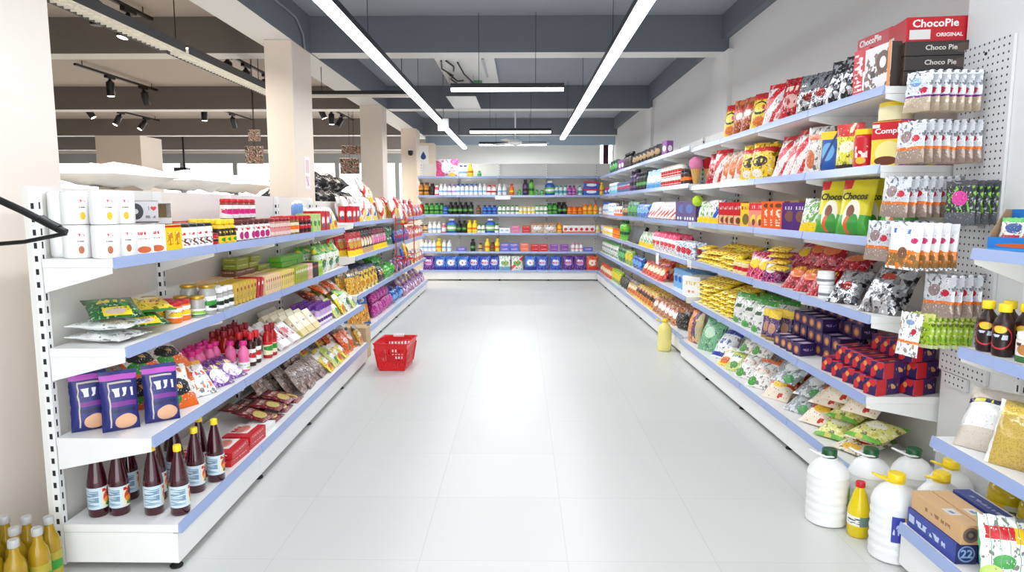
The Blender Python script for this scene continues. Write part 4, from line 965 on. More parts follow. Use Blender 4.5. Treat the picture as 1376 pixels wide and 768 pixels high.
pouch('bluewhitesack', 'flour_sack', 'white sack with blue band', .22, .31, .09, pack('blue_white_sack', (240, 242, 244), [('r', 0, 1, .74, .9, (50, 70, 170)), ('r', 0, 1, .06, .16, (50, 70, 170)), ('t', .2, .8, .4, .56, (60, 80, 170), 8, 2)], .3, 0, .3))
pouch('whiteorange2', 'flour_bag', 'white bag with orange ends', .2, .25, .08, pack('white_orange', (240, 238, 232), [('r', 0, 1, .82, 1, (236, 110, 40)), ('e', .24, .14, .2, .12, (80, 160, 70)), ('e', .5, .5, .28, .14, (206, 206, 196)), ('t', .25, .75, .46, .56, (226, 100, 40), 9, 2), ('n', 5, .64, (222, 214, 200))], .26, 0, .4), crinkle=1.5)
pouch('orangered', 'flour_bag', 'orange-red bag', .2, .25, .08, pack('orange_red', (236, 84, 36), [('r', 0, 1, 0, .4, (240, 226, 206)), ('e', .5, .44, .26, .12, (250, 210, 60)), ('n', 5, .62, (200, 50, 30))], .26, 0, .4), crinkle=1.5)
pouch('greyclear', 'pulse_bag', 'clear bag of grey pulses', .2, .24, .08, pack('grey_clear', (206, 212, 214), [('n', 6, .52, (140, 144, 146)), ('e', .5, .5, .26, .14, (240, 244, 246)), ('e', .7, .12, .2, .1, (70, 150, 80))], .2, 0, .45), crinkle=1.7)
pouch('yelgrnflat', 'pulse_bag', 'yellow and green bag', .2, .25, .07, pack('yel_grn_flat', (226, 222, 130), [('r', 0, 1, .84, 1, (100, 180, 60)), ('e', .5, .5, .28, .14, (246, 244, 226)), ('r', 0, 1, 0, .1, (110, 180, 60)), ('n', 5, .62, (206, 196, 90))], .26, 0, .35), crinkle=1.4)
pouch('redveg', 'spice_packet', 'white packet with red vegetable picture', .2, .26, .05, pack('red_veg', (236, 226, 206), [('e', .5, .55, .34, .22, (206, 36, 40)), ('n', 6, .6, (120, 150, 60)), ('r', 0, 1, .86, 1, (90, 160, 60)), ('e', .5, .16, .26, .1, (240, 190, 60))], .26, 0, .3), crinkle=1.2)
# pegboard pouches, near right
pouch('silverhang', 'hanging_snack_pouch', 'white and silver pouch with purple line', .12, .17, .02, pack('silver_hang', (214, 218, 224), [('r', 0, 1, 0, .34, (196, 180, 156)), ('r', 0, 1, .34, .39, (120, 50, 130)), ('e', .4, .72, .24, .12, (130, 160, 200)), ('e', .76, .5, .13, .08, (200, 40, 70))], .22, .25, .4), crinkle=1.)
pouch('orangehang', 'hanging_snack_pouch', 'white and silver pouch with orange line', .13, .18, .02, pack('orange_hang', (216, 219, 224), [('r', 0, 1, 0, .3, (170, 150, 136)), ('r', 0, 1, .3, .37, (240, 120, 40)), ('e', .72, .56, .13, .08, (206, 50, 70)), ('e', .36, .62, .2, .14, (150, 130, 130))], .22, .25, .4), crinkle=1.)
pouch('blackhang', 'hanging_snack_pouch', 'charcoal pouch with pink flower', .12, .18, .018, pack('black_hang', (50, 54, 58), [('n', 9, .58, (120, 190, 50)), ('e', .5, .58, .27, .17, (214, 60, 150)), ('r', 0, 1, 0, .26, (90, 94, 98)), ('r', 0, 1, .86, 1, (70, 74, 78))], .3, 0, .2), crinkle=.8)
pouch('foodhang', 'hanging_snack_pouch', 'white pouch with orange food picture', .15, .2, .022, pack('food_hang', (238, 240, 242), [('r', 0, 1, .06, .36, (150, 110, 60)), ('n', 7, .56, (226, 130, 50)), ('r', 0, 1, .42, 1, (240, 241, 243)), ('t', .12, .66, .76, .86, (70, 120, 190), 10, 2), ('e', .82, .62, .1, .06, (206, 60, 110)), ('r', 0, 1, .34, .4, (240, 130, 40)), ('e', .5, .36, .14, .12, (130, 90, 60))], .3, .1, .3), crinkle=.8)
pouch('greenhang', 'hanging_snack_pouch', 'lime green translucent pouch', .11, .15, .016, pack('green_hang', (170, 200, 50), [('r', 0, 1, .72, 1, (214, 216, 120)), ('n', 5, .6, (130, 180, 40)), ('r', 0, 1, 0, .1, (206, 216, 160))], .25, 0, .3), crinkle=.8)
# near right rack
bottle('chocsyrup', 'chocolate_syrup_bottle', 'dark brown syrup bottle with yellow cap', .034, .19, plain('chocolate', (46, 24, 20), .3), P('yel', .5), pack('choc_label', (50, 26, 22), [('e', .5, .5, .19, .46, (214, 50, 70)), ('e', .5, .5, .17, .4, (40, 22, 22)), ('e', .5, .8, .1, .14, (240, 206, 60)), ('t', .38, .62, .42, .6, (206, 214, 226), 14, 3)], .35), 'round', (.12, .62), .15, .62, 18)
bottle('spreadjar', 'spread_jar', 'white-lidded jar with nut picture', .042, .11, plain('spread_cream', (226, 214, 196), .3), P('wht', .4), pack('spread_label', (238, 234, 226), [('r', 0, 1, 0, .3, (60, 110, 60)), ('e', .5, .6, .12, .26, (190, 130, 70)), ('e', .56, .2, .06, .14, (226, 170, 140)), ('t', .34, .66, .76, .9, (90, 50, 40), 16, 2)], .35), 'jar', (.06, .74), .22, seg=18, cat='jar')
pouch('grainclear', 'grain_bag', 'clear bag of pale grain with navy and yellow band', .2, .25, .1, pack('grain_clear', (214, 204, 190), [('r', 0, 1, .3, .7, (236, 236, 234)), ('r', 0, 1, .7, .78, (50, 56, 90)), ('t', .1, .9, .71, .77, (226, 220, 60), 8, 1.4), ('r', .1, .46, .3, .44, (246, 248, 250)), ('n', 40, .66, (196, 180, 160))], .2, 0, .19), crinkle=1.3)
pouch('grainyellow', 'grain_bag', 'clear bag of golden lentils', .2, .24, .11, pack('grain_yellow', (206, 176, 90), [('r', 0, 1, .74, .9, (240, 206, 90)), ('n', 46, .56, (186, 156, 76)), ('r', 0, .07, 0, 1, (240, 238, 230))], .14, 0, .19), crinkle=1.3)
pouch('grainwhite', 'grain_bag', 'white grain bag with yellow band', .2, .27, .1, pack('grain_white', (244, 244, 242), [('r', 0, 1, .0, .1, (250, 176, 30)), ('r', 0, 1, .56, .68, (250, 214, 90)), ('t', .3, .8, .76, .88, (90, 180, 220), 7, 3), ('e', .4, .36, .22, .13, (226, 226, 226)), ('e', .4, .36, .1, .06, (120, 120, 124)), ('r', .7, 1, .2, .5, (190, 170, 140))], .3, 0, .3), crinkle=1.1)
OILM = plain('golden_oil', (196, 172, 20), .12)
bottle('bigoil', 'oil_bottle', 'large golden oil bottle', .075, .27, OILM, P('yel', .4), pack('oil_label', (216, 214, 190), [('r', .3, .5, 0, 1, (246, 200, 40)), ('e', .4, .5, .06, .2, (226, 90, 40)), ('t', .52, .8, .2, .8, (90, 100, 60), 8, 6)], .4), 'square', (.2, .55), .1, .4, 18)
bottle('smalloil', 'oil_bottle', 'small yellow oil bottle with red cap', .046, .245, plain('yellow_oil', (232, 206, 20), .15), P('red'), pack('oil_label_small', (240, 240, 236), [('r', .5, .8, 0, 1, (110, 140, 130)), ('t', .3, .5, .2, .8, (60, 70, 80), 8, 6)], .4), 'taper', (.22, .4), .09, .42, 18)
bottle('flooroil', 'oil_bottle', 'amber oil bottle with grey cap', .036, .27, plain('amber_oil', (168, 136, 24), .12), plain('grey_cap', (186, 186, 184), .35), dz((176, 160, 50), blob='grn', bump=0), 'round', (.14, .5), .1, .5, 16)

# ---------------------------------------------------------------- left row, top shelf
row('L3', 'canb', 2.56, 2.79, n=2, rows=2, d=.008, rj=10, face=-35, jit=.001, rgap=.012)
put('canb', 'L3', 2.62, .232, row=2, face=-35)
row('L3', 'cany', 2.56, 2.79, n=2, rows=2, d=.008, rj=10, face=-35, jit=.001, rgap=.012, z=1.25 + .130)
put('cany', 'L3', 2.62, .232, z=1.25 + .130, row=2, face=-35)
row('L3', 'whiteboxr', 2.81, 3.0, n=2, rows=1, d=.012, face=-25, jit=.001)
row('L3', 'yellowbox', 3.02, 3.15, n=2, rows=1, d=.012, face=-20, jit=.001)
row('L3', 'whiteboxr', 2.84, 3.2, n=3, rows=1, d=.155, face=0, jit=.001, rj=1)
row('L3', 'blacklid', 3.17, 3.5, n=4, rows=2, d=.012, rj=12, jit=.001, face=-20)
row('L3', 'redcan', 3.5, 3.57, n=1, d=.012)
row('L3', 'yellowcap', 3.58, 3.8, n=3, rows=3, d=.012, rj=12, jit=.001)
row('L3', 'brownlid', 3.82, 4.35, n=6, rows=2, d=.012, rj=12, jit=.001, face=-20)
row('L3', 'redlid2', 3.36, 4.35, n=10, rows=1, d=.198, jit=.001, rj=10)
row('L3', 'redlid2', 3.9, 4.35, n=5, rows=1, d=.1, jit=.001, rj=10, z=1.25 + .1225)
row('L3', 'pinkjar', 4.36, 4.75, n=5, rows=2, d=.012, rj=12, jit=.001, face=-20)
row('L3', 'pickle2', 4.76, 4.95, n=2, rows=2, d=.012, jit=.001, rj=12)
row('L3', 'pickle', 4.96, 5.25, n=3, rows=2, d=.012, jit=.001, rj=12)
row('L3', 'greencarton', 5.27, 5.5, n=2, rows=2, d=.012, face=0, rj=2, jit=.001)
row('L3', 'redwhitebox', 5.5, 5.78, n=2, rows=2, d=.012, face=0, rj=2, jit=.001)
row('L3', ['bluewhite', 'yellowpouch'], 5.8, 6.19, n=3, rows=3, d=.02, tilt=18, jit=.001, rj=4)
# grey box with a disc mark, and its open neighbour, standing on the row behind
LOVE = pack('grey_disc_box', (206, 204, 210), [('e', .34, .52, .25, .4, (206, 40, 50)), ('e', .42, .52, .24, .4, (206, 204, 210)), ('e', .42, .52, .19, .36, (44, 46, 52)), ('e', .42, .52, .06, .11, (206, 204, 210)), ('r', 0, 1, 0, .07, (40, 40, 46)), ('t', .66, .92, .22, .34, (130, 130, 140), 10, 2)], .45)
carton('lovebox', 'display_box', 'grey box with dark disc and red heart', .155, .085, .1, LOVE, side=plain('box_grey', (206, 204, 210), .5))
_mb = MB(); _n = 24
_pts = [(.012 * (16 * math.sin(t) ** 3) / 16, .012 * (13 * math.cos(t) - 5 * math.cos(2 * t) - 2 * math.cos(3 * t) - math.cos(4 * t)) / 16) for t in [2 * PI * k / _n for k in range(_n)]]
_mb.prism([(p[0], p[1]) for p in _pts], 'y', -.0012, .0004)
_mb.v = [(v[0] + .058, v[1] - .0426, v[2] + .066) for v in _mb.v]
KN['lovebox'].parts.append(('heart', _mb.mesh('heart', [P('red')], fix=True)))
KN['lovebox'].parts.append(('lettering', on_face(text_mesh('I', .026, P(C['gry'])), .039, -.043, .066)))
put('lovebox', 'L3', 3.08, .1, z=1.25 + .1235, face=-56, force=True)
OPN = plain('box_white_card', (240, 240, 238), .5)
def openbox():
    mb = MB(); w, d, h, t = .1, .07, .1, .002
    mb.box(-w / 2, w / 2, d / 2 - t, d / 2, 0, h); mb.box(-w / 2, -w / 2 + t, -d / 2, d / 2 - t, 0, h); mb.box(w / 2 - t, w / 2, -d / 2, d / 2 - t, 0, h)
    mb.box(-w / 2 + t, w / 2 - t, -d / 2, d / 2 - t, 0, t); mb.box(-w / 2 + t, w / 2 - t, -d / 2, d / 2 - t, h - t, h)
    mb.box(-w / 2 + t, w / 2 - t, -d / 2, -d / 2 + t, t, .028); mb.box(-w / 2 + t, -w / 2 + .03, -d / 2, -d / 2 + t, .028, h - t)
    return mb.mesh('open_carton', [OPN])
mb = MB(); mb.box(-.018, .046, .0315, .0325, .03, .094)
KN['openbox'] = Kind('open_carton', 'white carton with open tan inside', 'carton', openbox(), [('inner_sheet', mb.mesh('inner_sheet', [plain('kraft', (150, 128, 84), .7)]))])
put('openbox', 'L3', 3.26, .12, z=1.25 + .1235, face=-46)
# ---------------------------------------------------------------- left row, middle shelf
for k in range(2): put('whitebag', 'L2', 2.72, .03, z=.903 + .04 * k, tilt=88, face=-6 + 9 * k, layer=k)
put('greenlie', 'L2', 2.76, .04, z=1.0, tilt=80, face=-50)
put('greenlie', 'L2', 2.93, .012, tilt=84, face=-46)
put('yellowlie', 'L2', 3.02, .012, z=.98, tilt=80, face=-44)
row('L2', 'redlidjar', 3.1, 3.27, n=2, rows=3, d=.06, rj=10, jit=.001)
row('L2', 'glassjar', 2.95, 3.28, n=4, rows=1, d=.23, rj=10, jit=.001)
row('L2', 'glassjar', 3.28, 3.36, n=1, rows=2, d=.03, rj=10, jit=.001)
row('L2', 'bigjar', 3.36, 3.46, n=1, rows=2, d=.012, rj=10, jit=.001)
row('L2', 'spicejar', 3.47, 3.67, n=3, rows=3, d=.012, rj=10, jit=.001)
row('L2', 'goldbox', 3.68, 4.0, n=6, d=.02, rows=1, rj=1, jit=0, roll=14)
row('L2', 'redslim', 4.0, 4.12, n=2, d=.02, rows=1, rj=1, jit=0, roll=18)
row('L2', 'creambox', 4.14, 4.42, n=7, d=.015, rows=1, rj=1, jit=.0)
row('L2', 'yellbox', 4.43, 4.7, n=7, d=.015, rows=1, rj=1, jit=.0)
row('L2', 'creambox', 3.85, 4.7, n=20, d=.172, rows=1, rj=0, jit=.0)
row('L2', 'olivebox', 4.71, 5.0, n=7, d=.015, rows=1, rj=1, jit=.0)
row('L2', 'pinkbox', 5.01, 5.13, n=3, d=.015, rows=1, rj=1, jit=.0)
row('L2', 'blackbox', 5.14, 5.3, n=4, d=.015, rows=1, rj=1, jit=.0)
row('L2', 'limebox', 5.31, 5.43, n=3, d=.015, rows=1, rj=1, jit=.0)
row('L2', 'brownlie', 4.1, 4.42, n=2, d=.18, rows=1, layers=1, z=.903 + .1175, rj=3)
row('L2', 'olivelie', 4.16, 4.62, n=3, d=.18, rows=1, layers=2, z=.903 + .1545 - .036 + .0001 if False else .903 + .1175 + .037, rj=3)
row('L2', 'greenlie2', 4.72, 5.2, n=3, d=.1, rows=1, layers=2, z=.903 + .1175, rj=3)
row('L2', 'greenwhite', 5.46, 6.1, n=3, d=.02, rows=2, tilt=14, rj=6, pitch=.12)
row('L2', 'grasspack', 5.0, 5.6, n=3, d=.1, rows=1, tilt=60, z=.903 + .19, rj=8)
row('L2', 'orangepouch', 6.0, 6.19, n=1, d=.03, rows=2, tilt=20, rj=3)
# ---------------------------------------------------------------- left row, lower shelf
put('navy', 'L1', 2.66, .25, face=-52, tilt=6); put('navy', 'L1', 2.66, .12, face=-52, tilt=6, row=0); put('navy', 'L1', 2.78, .012, face=-52, tilt=8)
row('L1', 'orangecrisp', 2.86, 3.2, n=2, d=.2, rows=1, tilt=22, face=-25)
row('L1', 'orangecrisp', 2.9, 3.05, n=1, d=.025, rows=1, tilt=30, face=-35)
row('L1', 'orangecrisp', 2.8, 3.25, n=2, d=.2, rows=1, tilt=60, face=-25, z=.545 + .19)
row('L1', 'orangeflap', 3.06, 3.3, n=1, d=.03, rows=2, tilt=46, face=-25, pitch=.12)
row('L1', 'purplecrisp', 3.28, 3.6, n=2, d=.02, rows=1, tilt=56, face=-15)
row('L1', 'pinkmilk', 3.2, 3.68, n=7, d=.2, rows=2, jit=.001, rj=20)
row('L1', 'pinkmilk', 3.6, 3.72, n=1, d=.05, rows=2, jit=.001, rj=20)
row('L1', 'sauce', 3.74, 3.9, n=2, d=.06, rows=2, jit=.001, rj=20)
row('L1', 'redsauce', 3.72, 4.1, n=5, d=.2, rows=2, jit=.001, rj=20)
row('L1', 'redsauce', 3.95, 4.1, n=2, d=.04, rows=1, jit=.001, rj=20)
row('L1', 'whiteredpack', 4.14, 4.52, n=2, d=.03, rows=3, tilt=50, jit=.002, rj=1, pitch=.07)
row('L1', 'goldpack', 4.54, 4.98, n=3, d=.03, rows=4, tilt=40, jit=.002, rj=1, pitch=.06)
row('L1', 'olivepack', 4.7, 4.98, n=2, d=.29, rows=1, tilt=28, jit=.002, rj=1)
row('L1', 'purplecap', 5.0, 5.36, n=6, d=.05, rows=4, jit=.001)
row('L1', ['palegreen', 'yellowpouch', 'greenwhite'], 5.4, 6.15, n=4, d=.03, rows=2, tilt=36, rj=7, pitch=.16)
row('L1', ['brownred', 'orangepouch'], 5.36, 6.15, n=4, d=.2, rows=1, tilt=64, rj=7, z=.545 + .2)
# ---------------------------------------------------------------- left row, deck
for (x, y) in [(-1.735, 2.64), (-1.655, 2.655), (-1.7, 2.8), (-1.515, 2.66), (-1.57, 2.79), (-1.385, 2.66), (-1.56, 2.93), (-1.445, 2.88), (-1.5, 3.04), (-1.4, 3.0), (-1.64, 3.06)]:
    put('syrup', 'L0', y, SHELF['L0'].at(y, 0)[0] - x - .038, face=-25 + random.uniform(-18, 18))
row('L0', 'redbox', 3.14, 3.6, n=2, d=.02, layers=2, rj=2, jit=.002)
put('redbox', 'L0', 3.3, .18, face=4)
put('whitebox', 'L0', 3.7, .03, face=2)
row('L0', 'redflat', 3.8, 4.4, n=3, d=.04, rows=2, tilt=80, rj=5, pitch=.15, step=.018)
row('L0', 'redflat', 3.72, 4.3, n=3, d=.06, rows=1, tilt=76, rj=6, z=.19 + .05, )
row('L0', 'greypack', 4.4, 5.0, n=4, d=.05, rows=4, tilt=40, rj=6, pitch=.085)
row('L0', 'greypack', 4.1, 4.9, n=5, d=.24, rows=1, tilt=28, rj=6, z=.19 + .12)
row('L0', ['yellowpouch', 'palegreen', 'yellowpouch'], 5.0, 5.66, n=4, d=.03, rows=2, tilt=48, rj=8, pitch=.13)
row('L0', ['darkpouch', 'yellowpouch'], 4.9, 5.66, n=4, d=.25, rows=1, tilt=44, rj=8, z=.19 + .1)
row('L0', ['orangepouch', 'orangepouch', 'brownred'], 5.68, 6.05, n=2, d=.05, rows=3, tilt=40, rj=6, pitch=.12)
row('L0', ['goldpouch', 'whitegreenbag'], 6.02, 6.19, n=1, d=.02, rows=2, tilt=30, rj=4, pitch=.14)
# ---------------------------------------------------------------- far left row
row('FL3', 'redwhitebox', 6.7, 7.0, n=2, d=.012, rows=2, rj=2, jit=.002)
row('FL3', ['bluewhite', 'pinkwhite'], 7.02, 8.0, n=5, d=.02, rows=3, tilt=16, rj=6, pitch=.1)
row('FL3', ['pinkwhite', 'redyellowbig'], 7.7, 9.0, n=5, d=.1, rows=1, tilt=24, rj=8, z=1.29 + .27)
row('FL3', ['redyellowbig', 'pinkwhite', 'redyellowbig'], 8.0, 9.6, n=6, d=.02, rows=2, tilt=14, rj=6, pitch=.13)
row('FL3', ['bluewhite', 'chips_red'], 9.62, 10.8, n=6, d=.02, rows=2, tilt=14, rj=6, pitch=.12)
row('FL3', ['redyelorg', 'bluesnack'], 10.8, 11.7, n=5, d=.02, rows=2, tilt=14, rj=6, pitch=.12)
row('FL2', 'slimred', 6.7, 7.15, n=3, d=.02, rows=3, tilt=10, rj=2, face=-25)
row('FL2', 'slimblack', 7.17, 7.7, n=4, d=.02, rows=3, tilt=10, rj=2, face=-25)
row('FL2', 'slimpink', 7.72, 8.5, n=6, d=.02, rows=3, tilt=10, rj=2, face=-25)
row('FL2', 'greenstack', 8.55, 8.95, n=2, d=.03, rows=2, layers=2, tilt=10, rj=4)
row('FL2', 'bluesnack', 9.0, 10.2, n=8, d=.02, rows=2, tilt=12, rj=5)
row('FL2', ['mixbag', 'redyelorg'], 10.2, 11.7, n=9, d=.02, rows=2, tilt=12, rj=5)
row('FL1', 'goldflake', 6.7, 7.1, n=2, d=.02, rows=2, tilt=14, face=-25, rj=4, pitch=.1)
row('FL1', 'yellownavy', 7.12, 7.9, n=4, d=.02, rows=3, tilt=14, face=-25, rj=4, pitch=.1)
row('FL1', 'greenbag', 8.3, 9.0, n=2, d=.01, rows=2, tilt=30, rj=6, pitch=.16)
row('FL1', 'darkpouch', 7.95, 8.3, n=2, d=.02, rows=2, tilt=20, rj=4, pitch=.1)
row('FL1', 'greenbag', 8.1, 8.9, n=3, d=.12, rows=1, tilt=60, rj=6, z=.56 + .2)
row('FL1', ['mixbag', 'bluesnack'], 9.05, 10.4, n=8, d=.02, rows=2, tilt=16, rj=6)
row('FL1', ['yellowpouch', 'mixbag'], 10.4, 11.7, n=8, d=.02, rows=2, tilt=16, rj=6)
row('FL0', 'blueorange', 6.75, 7.4, n=2, d=.03, rows=2, tilt=12, face=-35, rj=3, pitch=.15)
row('FL0', 'magbag', 7.7, 8.7, n=6, d=.03, rows=2, rj=15, pitch=.13, jit=.01)
row('FL0', 'magbag', 7.75, 8.65, n=5, d=.08, rows=2, rj=15, z=.17 + .155, pitch=.14)
row('FL0', 'bluebag', 8.75, 9.5, n=4, d=.03, rows=2, rj=15, pitch=.13)
row('FL0', 'bluebag', 8.8, 9.4, n=3, d=.1, rows=1, rj=15, z=.17 + .18)
row('FL0', ['mixbag', 'purplecrisp'], 9.55, 11.7, n=13, d=.03, rows=2, tilt=20, rj=8, pitch=.13)
row('FL0', ['mixbag', 'yellowpouch'], 9.6, 11.7, n=12, d=.12, rows=1, tilt=30, rj=8, z=.17 + .17)
# ---------------------------------------------------------------- back wall rack
def back(lv, items):
    for it in items:
        kind, u0, u1 = it[0], it[1], it[2]; kw = it[3] if len(it) > 3 else {}
        row('B%d' % lv, kind, u0, u1, jit=.001, rj=4, **dict(dict(d=.02, gap=-.004, rows=2 if 'box' not in kind else 1), **kw))
back(5, [('pinkbag', -1.663, -1.214, dict(n=1)), ('whiteblue', -1.200, -1.055), ('yellowb', -1.040, -0.925, dict(n=1)), ('smallgrn', -0.867, -0.751, dict(n=1))])
back(4, [('amber', -2.011, -1.822), ('darkbr', -1.822, -1.706), ('pinkb', -1.706, -1.634, dict(n=1)), ('whiteb', -1.634, -1.446), ('whitepurple', -1.446, -1.301), ('whiteblue', -1.301, -0.867), ('whiteb', -0.867, -0.693), ('redwhiteb', -0.679, -0.477), ('whiteb', -0.462, -0.274), ('orangeb', -0.260, -0.101), ('smallgrn', -0.087, 0.029), ('purpleb', 0.029, 0.144, dict(n=1)), ('limeb', 0.144, 0.260, dict(n=1)), ('smallgrn', 0.260, 0.462), ('bluegreen', 0.491, 0.635, dict(n=1)), ('tealb', 0.649, 0.865), ('magb', 0.865, 1.053), ('tealb', 1.082, 1.211), ('redblue', 1.226, 1.499, dict(n=1, layers=2)), ('yellowb', 1.499, 1.614, dict(n=1))])
back(3, [('redb', -2.011, -1.924, dict(n=1)), ('greenb', -1.924, -1.562), ('blueb', -1.562, -1.446), ('blackg', -1.446, -0.925), ('brownb', -0.910, -0.751), ('blueb', -0.751, -0.491), ('grnwhite', -0.448, -0.087), ('yelwhite', -0.087, 0.231), ('grnwhite', 0.231, 0.476), ('greenb', 0.505, 0.692), ('blackg', 0.692, 0.880, dict()), ('orangejar', 0.894, 1.182), ('yelorange', 1.182, 1.485), ('pinkwhiteb', 1.514, 1.902)])
back(2, [('tan', -2.011, -1.822), ('whiteb', -1.822, -1.562), ('pinkb', -1.562, -1.460, dict(n=1)), ('bluegreen', -1.446, -1.272, dict(n=1)), ('blackg', -1.272, -1.055), ('yellowb', -1.055, -0.852), ('grnwhite', -0.852, -0.708), ('bluegreen', -0.708, -0.534, dict(n=1)), ('grnwhite', -0.534, -0.433), ('whiteboxb', -0.419, -0.217), ('pinkboxb', -0.217, 0.000, dict(layers=2)), ('redboxb', 0.000, 0.202, dict(layers=2, n=1)), ('beigepack', 0.202, 0.678, dict(n=2)), ('yelorange', 0.692, 0.822), ('whiteorange', 0.822, 1.442), ('yelwhite', 1.442, 1.557), ('whiteorange', 1.557, 1.902)])
back(1, [('whiteb', -1.982, -1.663), ('yellowb', -1.663, -1.562, dict(n=1)), ('whiteb', -1.562, -1.359), ('bluepurple', -1.301, -1.040), ('blackg', -1.026, -0.867), ('tan', -0.867, -0.722), ('yellowb', -0.722, -0.592, dict(n=1)), ('brownb', -0.592, -0.520, dict(n=1)), ('yellowb', -0.520, -0.419, dict(n=1)), ('bluepurple', -0.419, -0.043, dict(layers=2, n=2)), ('orangeboxb', -0.043, 0.188, dict(layers=2)), ('redboxb', 0.188, 0.534, dict(layers=2, n=2)), ('purpleboxb', 0.548, 0.952, dict(layers=2)), ('pinkwhiteb', 0.981, 1.226), ('bluepurple', 1.226, 1.398)])
for kd, a, b in [('detpurple', 570, 580), ('detsky', 580, 628), ('detblue', 628, 670), ('detwhite', 671, 685), ('detgreen', 685, 704), ('detsky', 705, 720), ('detblue', 720, 756), ('detpurple', 757, 786), ('detorange', 787, 806)]:
    a, b = -.11 + (a - 688) * 13.2 / 910 - .06, -.11 + (b - 688) * 13.2 / 910 - .06
    n = max(1, round((b - a) / .235)); row('B0', kd, a, b, n=n, d=.02, tilt=8, rj=2, jit=.003)
# ---------------------------------------------------------------- far right row (stops short of the corner)
FR = [
 (5, 'darktoy', 8.1, 9.9, dict(n=7, rj=10)), (5, 'purplebox', 7.7, 7.9, dict(n=1)), (5, 'darkbr', 9.95, 10.6, dict()), (5, 'purplebox', 10.7, 11.2, dict(n=2)), (5, 'greenpack', 11.3, 12.2, dict(n=3)),
 (4, 'darkjar', 6.72, 6.98, dict(n=2)), (4, 'cupnoodle', 7.0, 7.9, dict(n=8, layers=2)), (4, 'lightblue', 7.95, 8.75, dict(n=3, tilt=10)), (4, 'blackg', 8.8, 9.5, dict()), (4, 'purpleb', 9.5, 10.0, dict()), (4, 'bluegreybox', 10.05, 11.2, dict()), (4, 'tealbox', 11.2, 12.1, dict()), (4, 'redblue', 12.15, 12.95, dict()),
 (3, 'purpledots', 6.5, 7.15, dict(n=2, face=15)), (3, 'redbook', 7.2, 8.6, dict(n=8, tilt=24, face=20)), (3, 'blueplastic', 8.65, 9.4, dict(n=4)), (3, 'greenpack', 9.45, 10.2, dict(n=3)), (3, 'darktoy', 10.25, 10.75, dict(n=2)), (3, 'whiteorange', 10.8, 11.5, dict()), (3, 'whiteboxb', 11.5, 12.2, dict(layers=2)), (3, 'whiteblue', 12.2, 13.0, dict()),
 (2, 'bluenet', 6.5, 7.1, dict(n=3, rows=2)), (2, 'pinktop', 7.12, 8.3, dict(n=6, rows=2)), (2, 'whitegreen', 8.35, 9.2, dict(n=4, tilt=24)), (2, 'blacklean', 9.3, 10.1, dict(n=3, tilt=24)), (2, 'limeb', 10.3, 10.8, dict(n=3)), (2, 'orangejar', 10.9, 11.6, dict()), (2, 'yelwhite', 11.6, 12.9, dict()),
 (1, 'bluepackbox', 6.75, 7.4, dict(n=4, rows=2, d=.09)), (1, 'redyelorg', 7.75, 8.9, dict(n=6, rows=2, tilt=30, pitch=.14)), (1, 'yellowstack', 7.5, 8.2, dict(n=4, rows=1, layers=3, d=.26)), (1, 'bluebag', 9.0, 9.7, dict(n=3)), (1, 'yelgreen', 9.75, 10.3, dict(n=2)), (1, 'greenpack', 10.35, 11.0, dict(n=3)), (1, 'whitegreenbag', 11.05, 12.9, dict(n=8)),
 (0, 'darknet', 6.7, 7.0, dict(n=1, rows=2)), (0, 'orangebrown', 7.0, 8.1, dict(n=6, rows=2, tilt=26, pitch=.15)), (0, 'yellowsnack', 8.1, 9.4, dict(n=7, rows=2, tilt=26, pitch=.15)), (0, 'goldpouch', 9.4, 9.9, dict(n=3, tilt=20)), (0, 'darknet', 9.95, 10.6, dict(n=3)), (0, 'yelgreen', 10.65, 11.5, dict(n=4)), (0, 'redyelorg', 11.55, 12.9, dict(n=7, tilt=12)),
]
for lv, kd, a, b, kw in FR:
    kw = dict(dict(d=.025, rj=5, face=18), **kw); row('FR%d' % lv, kd, a, b, **kw)
row('FR0', ['goldpouch', 'orangebrown'], 7.1, 9.3, n=11, d=.16, tilt=34, rj=8, z=.2 + .2, face=18)
row('FR1', ['redyelorg', 'goldpouch'], 7.8, 8.9, n=5, d=.12, tilt=48, rj=8, z=.585 + .18, face=18)
put('bigtub', 'FR1', 6.6, .01, face=30)
# ---------------------------------------------------------------- right row
def rrow(lv, items):
    for it in items:
        kd, a, b, kw = it[0], it[1], it[2], (it[3] if len(it) > 3 else {})
        kw = dict(dict(d=.02, face=30, rj=5), **kw); row('R%d' % lv, kd, a, b, **kw)
rrow(5, [('chips_ry', 5.42, 5.62, dict(n=1, tilt=6)), ('chips_br', 5.02, 5.38, dict(n=2, tilt=8)), ('chips_ry', 4.86, 5.0, dict(n=1, tilt=8)), ('chips_rw', 4.6, 4.86, dict(n=2, tilt=10)), ('chips_red', 4.34, 4.6, dict(n=2, rows=2, tilt=12)), ('chips_sil', 3.9, 4.34, dict(n=4, rows=2, tilt=14)), ('chips_blk', 3.54, 3.9, dict(n=3, rows=1, tilt=14))])
rrow(4, [('chips_red', 5.9, 6.1, dict(n=1, tilt=10)), ('chips_rw', 5.68, 5.88, dict(n=1, tilt=10)), ('orangebag', 5.2, 5.66, dict(n=3, tilt=16, rows=2, pitch=.12)), ('yelbag', 4.8, 5.2, dict(n=2, tilt=16, rows=2, pitch=.12)), ('chips_rw', 4.1, 4.78, dict(n=5, tilt=20, rows=2, pitch=.12)), ('clearwhite', 3.86, 4.06, dict(n=1, tilt=12)), ('blueyel', 3.72, 3.85, dict(n=1)), ('yelred', 3.5, 3.7, dict(n=1))])
